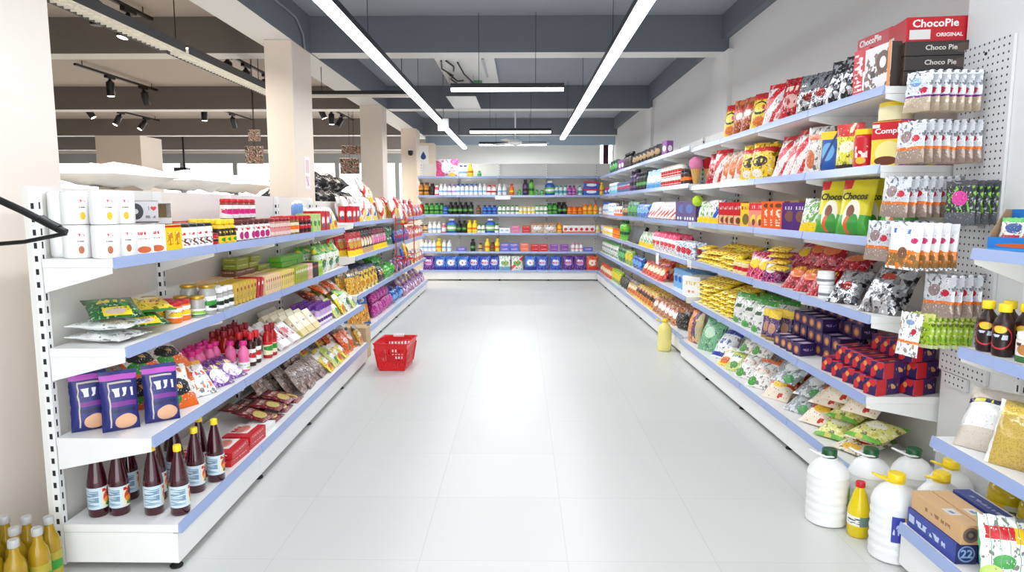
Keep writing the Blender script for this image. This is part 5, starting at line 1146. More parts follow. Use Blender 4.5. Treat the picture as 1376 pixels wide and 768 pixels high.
rrow(3, [('whitegreen', 5.9, 6.35, dict(n=3, tilt=16)), ('bluewhite', 5.72, 5.88, dict(n=1)), ('redbox2', 5.2, 5.7, dict(n=4, rj=2)), ('yelbox2', 5.0, 5.18, dict(n=1, rj=2)), ('pinkwbox', 4.72, 4.98, dict(n=2, rj=2)), ('orangebox2', 4.4, 4.7, dict(n=3, rj=2)), ('purplebox2', 4.05, 4.36, dict(n=2, rj=2, rows=2)), ('yelflat', 4.4, 5.4, dict(n=4, d=.17, layers=3, rj=2, face=0)), ('whitegreen', 3.92, 4.05, dict(n=1, tilt=18)), ('chocos', 3.42, 3.9, dict(n=2, tilt=10, rj=3)), ('chocos', 3.5, 3.9, dict(n=2, d=.16, tilt=4, rj=3)), ('chocos', 3.12, 3.4, dict(n=1, tilt=6, d=.1))])
# canister, food box and the tub of lids on the fifth shelf
bottle('redcanister', 'drink_mix_canister', 'red canister with yellow lid', .05, .19, P('red', .35), P('yel'), pack('canister_red', (206, 30, 40), [('t', .4, .6, .3, .7, (246, 236, 230), 8, 3), ('e', .5, .2, .08, .12, (240, 190, 60))], .35), 'jar', (.05, .78), .14, seg=18, cat='canister')
put('redcanister', 'R4', 3.43, .02, face=40)
CPF = pack('drink_box_front', (206, 34, 44), [('r', 0, 1, .0, .6, (250, 214, 70)), ('e', .45, .3, .34, .26, (246, 230, 150)), ('e', .4, .12, .3, .1, (110, 60, 40)), ('r', .74, 1, 0, .52, (110, 60, 170)), ('r', 0, .2, .86, .94, (246, 236, 230))], .35)
carton('drinkbox', 'drink_mix_box', 'large red and yellow drink mix box', .17, .1, .205, CPF, side=pack('drink_box_side', (200, 30, 40), [('t', .2, .8, .2, .8, (240, 200, 190), 5, 12)], .35))
front_text('drinkbox', 'Complan', .034, 'wht', .16, -.0512, .14)
front_text('drinkbox', 'EXTRA', .02, 'wht', .02, -.0512)
KN['drinkbox'].parts.pop()
put('drinkbox', 'R4', 3.2, .02, face=40)
put('drinkbox', 'R4', 3.2, .19, face=40, row=1)
bottle('yellidtub', 'storage_tub', 'clear storage tub with domed yellow lid', .075, .088, plain('frosted', (236, 226, 180), .3), P('yel', .35), None, 'jar', (0, 1), .3, seg=22, cat='tub')
put('yellidtub', 'R4', 3.27, .05, z=1.635 + .2075, face=0)
CHR = pack('choc_red_box', (196, 24, 38), [('r', .05, .34, .12, .5, (226, 222, 220)), ('r', 0, 1, .52, .54, (170, 18, 30))], .35)
carton('chocred', 'chocolate_cake_box', 'red chocolate cake box', .3, .2, .11, CHR)
front_text('chocred', 'ChocoPie', .046, 'wht', .08, -.1012, .19, 0, -.03)
front_text('chocred', 'ORIGINAL', .022, 'wht', .03, -.1012, .11, 0, .03)
CHB = pack('choc_black_box', (52, 46, 44), [('e', .82, .5, .16, .34, (84, 70, 62)), ('r', .0, .02, 0, 1, (90, 60, 40))], .35)
carton('chocblack', 'chocolate_cake_box', 'charcoal chocolate cake box', .3, .2, .062, CHB)
front_text('chocblack', 'Choco Pie', .03, (214, 208, 200), .033, -.1012, .13)
CHP = pack('choc_photo_box', (226, 222, 222), [('n', 5, .56, (120, 90, 76)), ('e', .7, .6, .24, .26, (90, 60, 46)), ('e', .7, .6, .12, .13, (240, 234, 226)), ('r', .88, 1, 0, 1, (226, 140, 60)), ('t', .1, .6, .3, .46, (50, 40, 40), 8, 2)], .3)
carton('chocphoto', 'chocolate_cake_box', 'silver cake box with biscuit picture', .2, .05, .2, CHP, side=P((60, 50, 48)))
carton('chocred2', 'chocolate_cake_box', 'upright red cake box with white lettering', .12, .1, .22, pack('choc_red_tall', (206, 28, 42), [('t', .1, .6, .1, .9, (240, 226, 224), 3, 12), ('r', .64, .8, .1, .5, (244, 240, 240))], .35))
put('chocphoto', 'R5', 3.26, .008, face=5); put('chocred2', 'R5', 3.46, .015, face=8)
for l in range(3): put('chocblack', 'R5', 3.25, .078, z=1.985 + l * .0635, face=82, layer=l, force=True)
put('chocred', 'R5', 3.25, .078, z=1.985 + .1915, face=82, layer=3, force=True)
put('chocred', 'R5', 3.6, .2, z=1.985, face=4); put('chocred', 'R5', 3.6, .2, z=1.985 + .1125, face=4, layer=1); put('chocred', 'R5', 3.6, .2, z=1.985 + .2245, face=4, layer=2)
rrow(2, [('yelslim', 5.3, 6.38, dict(n=6, rows=3, layers=3, tilt=76, pitch=.1, face=20, rj=6)), ('cupyel', 5.0, 5.3, dict(n=3, rows=2)), ('tinyel', 5.0, 5.5, dict(n=5, d=.26)), ('pinkred', 4.7, 5.0, dict(n=2, rows=3, tilt=26, pitch=.1)), ('purpled', 4.5, 4.72, dict(n=1, rows=3, tilt=24, pitch=.1, layers=1)), ('yellowstack', 4.38, 4.66, dict(n=1, rows=1, layers=4, tilt=80)), ('pinkred', 4.3, 4.6, dict(n=2, rows=1, d=.2, tilt=40, z=.94 + .16)), ('redpack', 3.78, 4.36, dict(n=3, rows=3, tilt=44, pitch=.11)), ('redpack', 3.7, 4.3, dict(n=3, d=.16, tilt=66, z=.94 + .2)), ('whitejar', 3.72, 3.82, dict(n=1, layers=2)), ('chips_sil', 3.5, 3.72, dict(n=1, tilt=50)), ('silverbig', 3.12, 3.5, dict(n=2, rows=2, tilt=40, pitch=.15)), ('silverbig', 3.14, 3.5, dict(n=1, d=.14, tilt=64, z=.94 + .22))])
rrow(1, [('yelslim', 5.3, 6.36, dict(n=6, rows=3, layers=5, tilt=78, pitch=.1, face=20, rj=6)), ('bluewhite', 6.24, 6.38, dict(n=1, d=.24)), ('whitegreenbag', 4.66, 5.28, dict(n=3, rows=2, tilt=16, pitch=.15)), ('whitegreenbag', 4.72, 5.2, dict(n=2, d=.14, tilt=36, z=.555 + .21)), ('purplegold', 4.46, 4.64, dict(n=2, rows=2, tilt=8)),
 ('purplesmall', 4.0, 4.4, dict(n=4, rows=3, layers=1, rj=3, jit=.001, face=12)), ('purplesmall', 3.75, 4.4, dict(n=6, rows=2, layers=2, rj=3, jit=.001, face=12, d=.14, z=.555 + .0765)), ('purplesmall', 3.6, 4.4, dict(n=7, rows=1, layers=1, rj=3, jit=.001, face=12, d=.27, z=.555 + .2295)),
 ('redpurple', 3.12, 3.72, dict(n=5, rows=2, rj=2, jit=.001, face=20)), ('redpurple', 3.12, 3.62, dict(n=5, rows=2, rj=2, jit=.001, face=20, z=.555 + .0815, d=.05)), ('redpurple', 3.12, 3.5, dict(n=4, rows=1, rj=2, jit=.001, face=20, z=.555 + .163, d=.18))])
put('greensack', 'R0', 5.88, .03, tilt=26, face=30); put('orangesack', 'R0', 6.22, .03, tilt=10, face=14); put('orangesack', 'R0', 6.2, .2, tilt=8, face=10)
put('bluewhitesack', 'R0', 5.58, .05, tilt=40, face=24)
rrow(0, [('bluewhitesack', 5.7, 6.0, dict(n=1, d=.24, tilt=10)), ('yellowpouch', 5.2, 5.46, dict(n=1, rows=3, tilt=44, pitch=.12)), ('palegreen', 5.05, 5.3, dict(n=1, rows=2, tilt=46, pitch=.12)), ('whiteorange2', 4.56, 5.06, dict(n=2, rows=3, tilt=46, pitch=.13)), ('orangered', 4.24, 4.56, dict(n=1, rows=3, tilt=54, pitch=.12)), ('greyclear', 4.0, 4.4, dict(n=2, rows=2, tilt=62, pitch=.15, d=.05)), ('orangered', 3.76, 4.0, dict(n=1, rows=2, tilt=66, pitch=.16)), ('yelgrnflat', 3.5, 3.8, dict(n=1, rows=2, tilt=74, pitch=.16)), ('redveg', 3.3, 3.56, dict(n=1, rows=2, tilt=78, pitch=.16)), ('yelgrnflat', 3.2, 3.42, dict(n=1, rows=2, tilt=80, pitch=.16)), ('whiteorange2', 4.4, 5.3, dict(n=4, d=.2, tilt=50, z=.19 + .16)), ('orangered', 3.4, 4.2, dict(n=3, d=.18, tilt=60, z=.19 + .1)), ('redveg', 3.3, 3.9, dict(n=2, d=.1, tilt=70, z=.19 + .1)), ('yelgrnflat', 4.6, 5.4, dict(n=3, d=.1, tilt=56, z=.19 + .14)), ('orangered', 4.1, 4.5, dict(n=1, d=.22, tilt=60, z=.19 + .16)), ('greyclear', 4.4, 4.9, dict(n=2, d=.26, tilt=46, z=.19 + .14))])
# ---------------------------------------------------------------- near right rack
for (a, d, z, f, l) in [(2.38, .1, 0, 0, 0)]:
    pass
carton('foilkraft', 'foil_roll_box', 'kraft brown foil roll box with dark ring', .07, .3, .07, pack('kraft_end', (206, 164, 116), [('e', .5, .5, .4, .4, (110, 96, 84)), ('e', .5, .5, .26, .26, (70, 62, 58)), ('e', .5, .5, .12, .12, (120, 108, 100))], .6), side=pack('kraft_side', (214, 172, 124), [('t', .3, .8, .4, .6, (150, 112, 76), 14, 2)], .6), top=pack('kraft_top', (216, 178, 134), [('r', .2, .8, .28, .46, (226, 220, 212)), ('t', .3, .7, .32, .4, (120, 140, 180), 6, 3)], .6))
carton('foilblue', 'foil_roll_box', 'navy foil roll box with pale ring', .075, .3, .075, pack('foil_end', (34, 44, 100), [('e', .5, .5, .4, .4, (130, 160, 206)), ('e', .5, .5, .33, .33, (44, 56, 116))], .4), side=pack('foil_side', (52, 70, 160), [('t', .2, .8, .35, .65, (200, 210, 236), 12, 2), ('r', .04, .16, .3, .7, (190, 204, 230))], .4), top=pack('foil_top', (60, 80, 166), [('r', .86, 1, 0, 1, (226, 228, 232)), ('t', .3, .5, .2, .8, (160, 176, 216), 3, 16)], .4))
front_text('foilblue', '22', .042, (150, 190, 226), .0375, -.1512)
# boxes lie along the rack with their ends towards the camera: turn them a quarter
put('foilblue', 'N0', 2.42, .012, face=90); put('foilblue', 'N0', 2.42, .095, face=90, row=1); put('foilblue', 'N0', 2.42, .178, face=90, row=2); put('foilblue', 'N0', 2.41, .175, z=.2 + .0765, face=90, row=2, layer=1)
put('foilkraft', 'N0', 2.41, .018, z=.2 + .0765, face=90); put('foilkraft', 'N0', 2.41, .094, z=.2 + .0765, face=90, row=1)
pouch('freshpack', 'detergent_bag', 'white bag with green leaf and red tag', .165, .23, .08, pack('fresh_pack', (240, 244, 238), [('r', .1, .6, .66, .84, (206, 30, 44)), ('r', .6, .86, .62, .84, (246, 200, 40)), ('e', .4, .36, .2, .1, (60, 160, 60)), ('r', .86, 1, 0, 1, (40, 110, 180)), ('s', 6, .08, (90, 170, 110)), ('e', .2, .16, .2, .14, (200, 230, 120))], .28, 0, .3), crinkle=1.2)
pouch('violetpack', 'detergent_bag', 'deep violet bag', .165, .22, .07, pack('violet_pack', (74, 36, 120), [('e', .3, .7, .2, .1, (120, 90, 170)), ('t', .2, .9, .8, .92, (236, 230, 214), 8, 2), ('e', .5, .2, .24, .14, (236, 240, 240)), ('n', 5, .66, (50, 24, 90))], .25, 0, .3), crinkle=1.2)
put('freshpack', 'N0', 2.16, .012, tilt=24, face=70); put('violetpack', 'N0', 2.16, .2, tilt=22, face=72)
put('freshpack', 'N0', 1.86, .06, tilt=44, face=66)
put('bigoil', 'N0', 2.47, .27, face=40); put('bigoil', 'N0', 2.31, .27, face=40)
put('grainclear', 'N1', 2.47, .02, tilt=36, face=34); put('grainyellow', 'N1', 2.28, .02, tilt=30, face=36); put('grainwhite', 'N1', 2.08, .02, tilt=22, face=36)
row('N2', 'chocsyrup', 2.40, 2.57, n=2, d=.02, rows=2, rj=5, face=40, jit=.001); row('N2', 'chocsyrup', 2.24, 2.39, n=2, d=.12, rows=1, rj=5, face=40, jit=.001)
put('spreadjar', 'N2', 2.31, .015, face=36); put('spreadjar', 'N2', 2.2, .03, face=36)
ACT = pack('popcorn_box', (34, 120, 200), [('e', .62, .42, .5, .16, (206, 90, 40)), ('r', 0, 1, 0, .2, (60, 150, 220)), ('r', 0, 1, .0, .04, (30, 90, 170))], .4)
def actbox():
    mb = MB(); w, d, h, t = .24, .13, .15, .003
    mb.box(-w / 2, w / 2, d / 2 - t, d / 2, 0, h); mb.box(-w / 2, w / 2, -d / 2, -d / 2 + t, 0, .05); mb.box(-w / 2, w / 2, -d / 2 + t, d / 2 - t, 0, t)
    mb.prism([(-d / 2 + t, 0), (d / 2 - t, 0), (d / 2 - t, h), (d / 2 - .04, h), (-d / 2 + t, .05)], 'x', -w / 2, -w / 2 + t, 1)
    mb.prism([(-d / 2 + t, 0), (d / 2 - t, 0), (d / 2 - t, h), (d / 2 - .04, h), (-d / 2 + t, .05)], 'x', w / 2 - t, w / 2, 1)
    return mb.mesh('popcorn_display_box', [ACT, plain('kraft_inner', (170, 140, 106), .7)], fix=True)
KN['act'] = Kind('popcorn_display_box', 'blue open popcorn display box', 'display box', actbox(), [('lettering', on_face(text_mesh('ACT II', .05, P('wht', .4), width=.15, shear=.1), .0, .0605, .115))])
o, *_ = put('act', 'N3', 2.44, .008, face=24)
o2, *_ = put('act', 'N3', 2.15, .008, face=24)
pouch('popsach', 'popcorn_sachet', 'white popcorn sachet with red tag', .1, .12, .02, pack('pop_sachet', (240, 236, 230), [('r', .1, .9, .2, .44, (206, 40, 50)), ('e', .5, .66, .3, .16, (60, 90, 150)), ('r', 0, 1, .84, 1, (90, 190, 90))], .3, 0, .2))
for (a, d) in ((2.48, .035), (2.39, .05), (2.17, .035)): put('popsach', 'N3', a, d, z=1.288 + .004, face=24, tilt=14)

# ---------------------------------------------------------------- red basket on the floor
def basket():
    t = thing('shopping_basket', 'red plastic shopping basket standing on the tiled floor', 'basket', (-1.135, 6.03, 0), math.radians(-3))
    RED = plain('basket_red', (226, 34, 40), .35)
    b0, b1, l0, l1, h = .115, .15, .165, .205, .245      # half widths bottom/top, half lengths, height
    def W(f): return b0 + (b1 - b0) * f
    def Ln(f): return l0 + (l1 - l0) * f
    mb = MB(); th = .003
    def wallbar(side, a0, a1, f0, f1):
        """one strip of a leaning wall; side 0..3, a along the wall (-1..1), f up the wall (0..1)"""
        i = len(mb.v)
        for k in (0, 1):
            for (a, f) in ((a0, f0), (a1, f0), (a1, f1), (a0, f1)):
                w_, l_, z_ = W(f) - k * th, Ln(f) - k * th, f * h + .004
                mb.v.append({0: (a * w_, -l_, z_), 1: (w_, a * l_, z_), 2: (-a * w_, l_, z_), 3: (-w_, -a * l_, z_)}[side])
        for q in ((0, 1, 2, 3), (7, 6, 5, 4), (0, 4, 5, 1), (1, 5, 6, 2), (2, 6, 7, 3), (3, 7, 4, 0)):
            mb.f.append(tuple(i + x for x in q)); mb.m.append(0); mb.uv.append([(0, 0)] * 4)
    for sd in range(4):
        n = 9 if sd % 2 == 0 else 12
        for f0, f1 in ((0, .12), (.3, .36), (.54, .6), (.8, 1)): wallbar(sd, -1, 1, f0, f1)
        for k in range(n):
            c = -1 + 2 * (k + .5) / n; w_ = .032 if k not in (0, n - 1) else .1
            c = c if k not in (0, n - 1) else (-.93 if k == 0 else .93)
            wallbar(sd, c - w_ * 1.4, c + w_ * 1.4, .1, .82)
        wallbar(sd, -.3, .3, .36, .56)
    for k in range(7):
        x = -b0 + .012 + k * (2 * b0 - .024) / 6; mb.box(x - .009, x + .009, -l0 + .003, l0 - .003, .001, .005)
    for k in range(9):
        y = -l0 + .012 + k * (2 * l0 - .024) / 8; mb.box(-b0 + .003, b0 - .003, y - .009, y + .009, .0012, .0052)
    link('body', mb.mesh('body', [RED], fix=True), t)
    mb = MB(); z = h + .004
    pts = []
    for (sx, sy) in ((1, -1), (1, 1), (-1, 1), (-1, -1)):
        for k in range(5):
            a = math.atan2(sy, sx) - PI / 4 + (k / 4) * PI / 2
            pts.append((sx * (b1 - .012) + .016 * math.cos(a), sy * (l1 - .012) + .016 * math.sin(a), z))
    mb.tube(pts, .0065, 8, 0, True); link('rim', mb.mesh('rim', [RED], 60), t)
    for s_ in (-1, 1):
        mb = MB(); y = s_ * .02
        hp = [(-b1 - .004, y, z + .003), (-b1 + .02, y + s_ * .05, z + .012), (-.07, y + s_ * .11, z + .014), (.07, y + s_ * .11, z + .014), (b1 - .02, y + s_ * .05, z + .012), (b1 + .004, y, z + .003)]
        mb.tube(hp, .0048, 8); link('handle', mb.mesh('handle', [RED], 60), t)
    mb = MB(); mb.box(-.05, .05, .13 - .012, .13 + .012, z + .004, z + .03); link('handle_grip', mb.mesh('handle_grip', [P('wht', .4)], None, .004), t)
basket()

# ---------------------------------------------------------------- jugs and bottles on the floor
JUGW = plain('milky_plastic', (240, 241, 240), .28)
def jug(x, y, rz, capc, label, lab, h=.32, r=.091, body=JUGW):
    t = thing('jug', label, 'jug', (x, y, 0), math.radians(rz), 'large jugs on the floor')
    prof = [(r * .86, 0), (r * .98, .008), (r, .02)]
    z = .03
    while z < h * .58:
        prof += [(r * .965, z), (r, z + .012), (r, z + .022), (r * .965, z + .034)]; z += .038
    prof += [(r, z + .01), (r * .99, h * .72), (r * .9, h * .8), (r * .66, h * .89), (r * .36, h * .945), (r * .32, h)]
    link('body', lathed('body', prof, body, 28), t)
    cm = P(capc, .35)
    link('cap', lathed('cap', [(r * .36, h - .012), (r * .36, h + .022), (r * .32, h + .026)], cm, 18), t)
    mb = MB(); mb.tube([(0, -.028, h - .004), (.05, -.03, h + .004), (.098, -.018, h + .026), (.104, 0, h + .03), (.098, .018, h + .026), (.05, .03, h + .004), (0, .028, h - .004), (-.03, .012, h - .006), (-.03, -.012, h - .006)], .0048, 8, 0, True)
    hm = cm if capc == 'yel' else P('wht', .35)
    link('handle', mb.mesh('handle', [hm], 60), t)
    if lab:
        mb = MB(); a0, a1, z0, z1 = lab[0], lab[1], h * lab[2], h * lab[3]; n = 10
        for k in range(n):
            A, B = lerp(a0, a1, k / n), lerp(a0, a1, (k + 1) / n); rr = r + .0016
            p = [(rr * math.sin(a), -rr * math.cos(a), zz) for (a, zz) in ((A, z0), (B, z0), (B, z1), (A, z1))]
            mb.face(p, [(k / n, 0), ((k + 1) / n, 0), ((k + 1) / n, 1), (k / n, 1)])
        link('label', mb.mesh('label', [lab[4]]), t)
    return t
LG = pack('jug_label_green', (106, 190, 40), [('t', .2, .8, .2, .4, (70, 150, 30), 6, 4)], .4)
LB = pack('jug_label_blue', (226, 222, 236), [('r', 0, .36, 0, 1, (56, 66, 170)), ('r', .36, 1, .44, 1, (250, 214, 40)), ('e', .52, .7, .1, .16, (206, 40, 60)), ('t', .04, .32, .3, .7, (206, 214, 240), 8, 3), ('t', .5, .9, .12, .3, (170, 160, 200), 8, 2)], .4)
jug(1.42, 3.02, 200, 'dgrn', 'large white ribbed jug with dark green cap beside the shelf end', (-2.75, -2.2, .28, .56, LG))
jug(1.615, 3.03, 190, 'dgrn', 'white jug with dark green cap, second from the aisle', None)
jug(1.81, 3.03, 190, 'dgrn', 'white jug with dark green cap farthest from the aisle', None)
jug(1.55, 2.70, 190, 'yel', 'white jug with yellow cap and blue label, nearest the aisle', (-3.9, -2.5, .3, .62, LB), .335)
jug(1.868, 2.85, 200, 'yel', 'white jug with yellow cap standing against the column', None, .335)
jug(1.74, 2.71, 215, 'yel', 'white jug with yellow cap close behind the foil boxes', None, .335)
def floor_bottle(kind, x, y, rz, label):
    o = KN[kind].spawn(); o.location = (x, y, .0012); o.rotation_euler = (0, 0, math.radians(rz)); tag(o, label, 'bottle'); return o
floor_bottle('smalloil', 1.50, 2.885, -20, 'small yellow oil bottle with red cap on the floor between jugs')
floor_bottle('smalloil', 1.665, 2.868, -20, 'small red-capped oil bottle almost hidden among the white jugs')
t = jug(1.455, 6.76, 200, 'yel', 'pale yellow jug on the floor against the right shelving', None, .3, .07, plain('pale_yellow_plastic', (244, 230, 140), .3))
t['group'] = 'floor jugs further along'
k = 0
for j, y in enumerate((2.27, 2.36, 2.45)):
    for i, x in enumerate((-1.98, -1.895, -1.81)):
        floor_bottle('flooroil', x + .02 * (j % 2), y, random.uniform(-40, 40), '%s amber oil bottle of the %s row on the floor by the left column' % (('inner', 'middle', 'outer')[i], ('front', 'second', 'back')[j]))
# ---------------------------------------------------------------- kraft carton between the left rows
t = thing('cardboard_box', 'beige cardboard box standing between the two left shelving rows', 'box', (-1.63, 6.42, 0))
KR = plain('cardboard', (206, 178, 138), .8)
mb = MB(); mb.box(-.16, .16, -.09, .09, .001, .3); link('body', mb.mesh('body', [KR], None, .003), t)
mb = MB(); mb.prism([(-.09, .3), (-.088, .303), (-.035, .325), (-.038, .328)], 'x', -.158, .158); link('flap', mb.mesh('flap', [KR], fix=True), t)
mb = MB(); mb.prism([(.09, .3), (.088, .303), (.03, .32), (.033, .323)], 'x', -.158, .158); link('flap', mb.mesh('flap', [KR], fix=True), t)
# ---------------------------------------------------------------- pegboard with hooks and pouches
PEG = bpy.data.materials.new('perforated_board'); PEG.use_nodes = True
def _peg():
    nt = PEG.node_tree; N = nt.nodes; L = nt.links; b = N['Principled BSDF']; b.inputs['Roughness'].default_value = .5
    tc = N.new('ShaderNodeTexCoord'); vm = N.new('ShaderNodeVectorMath'); vm.operation = 'MODULO'; vm.inputs[1].default_value = (1, .03, .03)
    ad = N.new('ShaderNodeVectorMath'); ad.inputs[1].default_value = (0, 3.0, 3.0)
    L.new(tc.outputs['Object'], ad.inputs[0]); L.new(ad.outputs[0], vm.inputs[0])
    mu = N.new('ShaderNodeVectorMath'); mu.operation = 'MULTIPLY'; mu.inputs[1].default_value = (0, 1, 1); L.new(vm.outputs[0], mu.inputs[0])
    ds = N.new('ShaderNodeVectorMath'); ds.operation = 'DISTANCE'; ds.inputs[1].default_value = (0, .015, .015); L.new(mu.outputs[0], ds.inputs[0])
    lt = N.new('ShaderNodeMath'); lt.operation = 'LESS_THAN'; lt.inputs[1].default_value = .0048; L.new(ds.outputs['Value'], lt.inputs[0])
    mx = N.new('ShaderNodeMix'); mx.data_type = 'RGBA'; mx.inputs[6].default_value = lin((226, 226, 226)); mx.inputs[7].default_value = lin((40, 42, 46)); L.new(lt.outputs[0], mx.inputs[0]); L.new(mx.outputs[2], b.inputs['Base Color'])
_peg()
t = thing('hanging_pegboard', 'white perforated pegboard on the right column holding snack pouches', 'pegboard', (1.95, 2.96, .7))
mb = MB(); mb.box(0, .013, -.16, .16, 0, 1.43); link('board', mb.mesh('board', [PEG]), t)
mb = MB(); mb.lathe([(.007, -.003), (.007, 0)], 10); mb.v = [(v[2], v[0], 1.385 + v[1]) for v in mb.v]; link('screw', mb.mesh('screw', [BLACK], fix=True), t)
mb = MB(); mb.box(.0, .013, -.04, .12, -.06, -.004); link('lower_plate', mb.mesh('lower_plate', [PEG]), t)
WIRE = plain('chrome_wire', (190, 192, 196), .25, .9)
HK = []
def hook(y, z, l, what):
    h = thing('display_hook', what, 'hook', (1.95, y, z), 0, 'pegboard hooks')
    mb = MB(); mb.tube([(-.0005, 0, 0), (-l + .015, 0, 0), (-l, 0, .012)], .003, 8); link('prong', mb.mesh('prong', [WIRE], 50), h)
    mb = MB(); mb.box(-.004, -.0008, -.018, .018, -.012, .012); link('back_plate', mb.mesh('back_plate', [WIRE]), h)
def hang(kind, y, z, l, n, step, what, ry=8, x1=None):
    """pouches threaded on a hook that sticks out of the board towards the aisle"""
    K = KN[kind]; top = max(v.z for v in K.vs)
    for i in range(n):
        o = K.spawn(); rz = -PI / 2 + math.radians(28 + random.uniform(-3, 3))
        sw = math.radians(random.uniform(-3, 3))
        R = Matrix.Rotation(rz, 4, 'Z') @ Matrix.Rotation(sw, 4, 'Y') @ Matrix.Rotation(math.radians(-ry * (1 - i / max(n, 1)) * .6), 4, 'X')
        x = 1.95 - l + .02 + i * step
        p = R @ Vector((0, 0, top - .012))
        o.matrix_world = Matrix.Translation(Vector((x, y, z)) - p) @ R
        pos = 'outermost' if i == 0 else (ORD[i] + ' from outside')
        tag(o, '%s, %s %s' % (K.desc, pos, what), 'snack pouch', 'pouches ' + what)
hook(2.97, 2.005, .28, 'top pegboard hook with purple-lined pouches'); hang('silverhang', 2.97, 2.005, .28, 7, .034, 'on the top pegboard hook')
hook(2.97, 1.80, .3, 'second pegboard hook with orange-lined pouches'); hang('orangehang', 2.97, 1.80, .3, 8, .033, 'on the second pegboard hook')
hook(3.05, 1.57, .3, 'third pegboard hook with orange-lined pouches'); hang('orangehang', 3.05, 1.57, .3, 7, .034, 'on the third pegboard hook')
hook(2.85, 1.545, .17, 'pegboard hook holding charcoal pouches'); hang('blackhang', 2.85, 1.545, .15, 4, .032, 'on the charcoal pouch hook')
hook(2.9, 1.37, .33, 'fourth pegboard hook with food-picture pouches'); hang('foodhang', 2.9, 1.37, .33, 5, .036, 'on the fourth pegboard hook')
hook(3.055, 1.375, .36, 'fourth-row pegboard hook close to the cereal pouches'); hang('orangehang', 3.055, 1.375, .36, 6, .034, 'on the hook near the cereal')
hook(2.86, 1.155, .2, 'pegboard hook just above the lime pouches'); hang('orangehang', 2.86, 1.155, .2, 4, .036, 'above the lime pouches')
hook(2.9, .985, .27, 'lowest pegboard hook with lime green pouches'); hang('greenhang', 2.9, .985, .24, 8, .024, 'on the lowest pegboard hook')
K = KN['silverhang']
pouch('whitehang', 'hanging_snack_pouch', 'white pouch with orange line and red dot', .1, .19, .02, pack('white_hang', (244, 244, 242), [('r', 0, 1, .3, .36, (240, 130, 50)), ('e', .74, .58, .12, .07, (206, 40, 70)), ('n', 6, .66, (190, 150, 120)), ('e', .5, .78, .2, .06, (130, 160, 200))], .3, .1, .2), crinkle=.8)
hang('whitehang', 2.9, .985, .285, 1, .02, 'in front of the lime pouches')
# ---------------------------------------------------------------- clothes hanger on a rail by the left edge
t = thing('garment_rail', 'thin chrome rail that carries the black coat hanger', 'rail', (-1.395, 1.1, 0))
mb = MB(); mb.tube([(0, 0, .02), (0, 0, 1.54), (0, .02, 1.5625), (0, .67, 1.5625)], .008, 10); link('pole', mb.mesh('pole', [WIRE], 50), t)
mb = MB(); mb.lathe([(.14, 0), (.14, .008), (.02, .02)], 20); link('base', mb.mesh('base', [BLACK], 40), t)
t = thing('coat_hanger', 'black plastic coat hanger dangling at the left edge', 'hanger', (-1.395, 1.75, 0))
mb = MB()
mb.tube([(-.225, 0, 1.372), (-.2, 0, 1.392), (-.1, 0, 1.44), (-.04, 0, 1.468), (0, 0, 1.474), (.04, 0, 1.468), (.1, 0, 1.44), (.17, 0, 1.403), (.212, 0, 1.383)], .0095, 10)
mb.tube([(-.225, 0, 1.372), (-.1, 0, 1.352), (0, 0, 1.35), (.1, 0, 1.358), (.212, 0, 1.38)], .0055, 8)
mb.tube([(.15, 0, 1.418), (.165, 0, 1.408), (.195, 0, 1.392)], .012, 8)
link('frame', mb.mesh('frame', [BLACKP], 60), t)
mb = MB(); mb.tube([(0, 0, 1.48), (0, 0, 1.515)] + [(.022 * math.sin(a) * 1, 0, 1.551 - .022 * math.cos(a) + .0) for a in [PI * (.0 + .16 * k) for k in range(1, 9)]], .0022, 6); link('hook', mb.mesh('hook', [WIRE], 60), t)
# ---------------------------------------------------------------- toys at the end of the far right row
FUZ = lambda c: plain('plush_%s' % str(c), c_(c), .95, bump=.9, bscale=160)
def fuzz_ball(mb, r, o):
    n = 14
    i = len(mb.v); seg = 20
    for j in range(n + 1):
        th_ = PI * j / n
        for k in range(seg):
            a = 2 * PI * k / seg; d = Vector((math.sin(th_) * math.cos(a), math.sin(th_) * math.sin(a), -math.cos(th_)))
            rr = r * (1 + .09 * noise.noise(d * 6 + Vector(o)))
            mb.v.append(tuple(Vector(o) + d * rr))
    for j in range(n):
        for k in range(seg):
            k2 = (k + 1) % seg; mb.f.append((i + j * seg + k, i + j * seg + k2, i + (j + 1) * seg + k2, i + (j + 1) * seg + k)); mb.m.append(0); mb.uv.append([(0, 0)] * 4)
for x, y, c, lab in ((1.66, 6.53, 'pink', 'toy ice cream cone with a pink fluffy scoop'), (1.79, 6.53, 'red', 'toy ice cream cone with a red fluffy scoop')):
    t = thing('toy_ice_cream', lab, 'toy', (x, y, 1.6612))
    link('cone', lathed('cone', [(.018, 0), (.022, .004), (.05, .135), (.053, .14)], pack('waffle', (226, 176, 104), [('s', 14, .2, (190, 130, 70))], .7), 18), t)
    mb = MB(); fuzz_ball(mb, .066, (0, 0, .19)); link('scoop', mb.mesh('scoop', [FUZ(c)], 80), t)
for x, z, lab in ((1.66, 1.5, 'upper lime fluffy ball hanging at the shelf end'), (1.79, 1.44, 'lower lime fluffy ball hanging at the shelf end')):
    t = thing('hanging_plush_ball', lab, 'toy', (x, 6.43, z))
    mb = MB(); fuzz_ball(mb, .05, (0, 0, 0)); link('ball', mb.mesh('ball', [FUZ((200, 236, 60))], 80), t)
    mb = MB(); mb.tube([(0, 0, .05), (0, 0, 1.6 - z)], .0015, 6); link('string', mb.mesh('string', [P('wht')]), t)
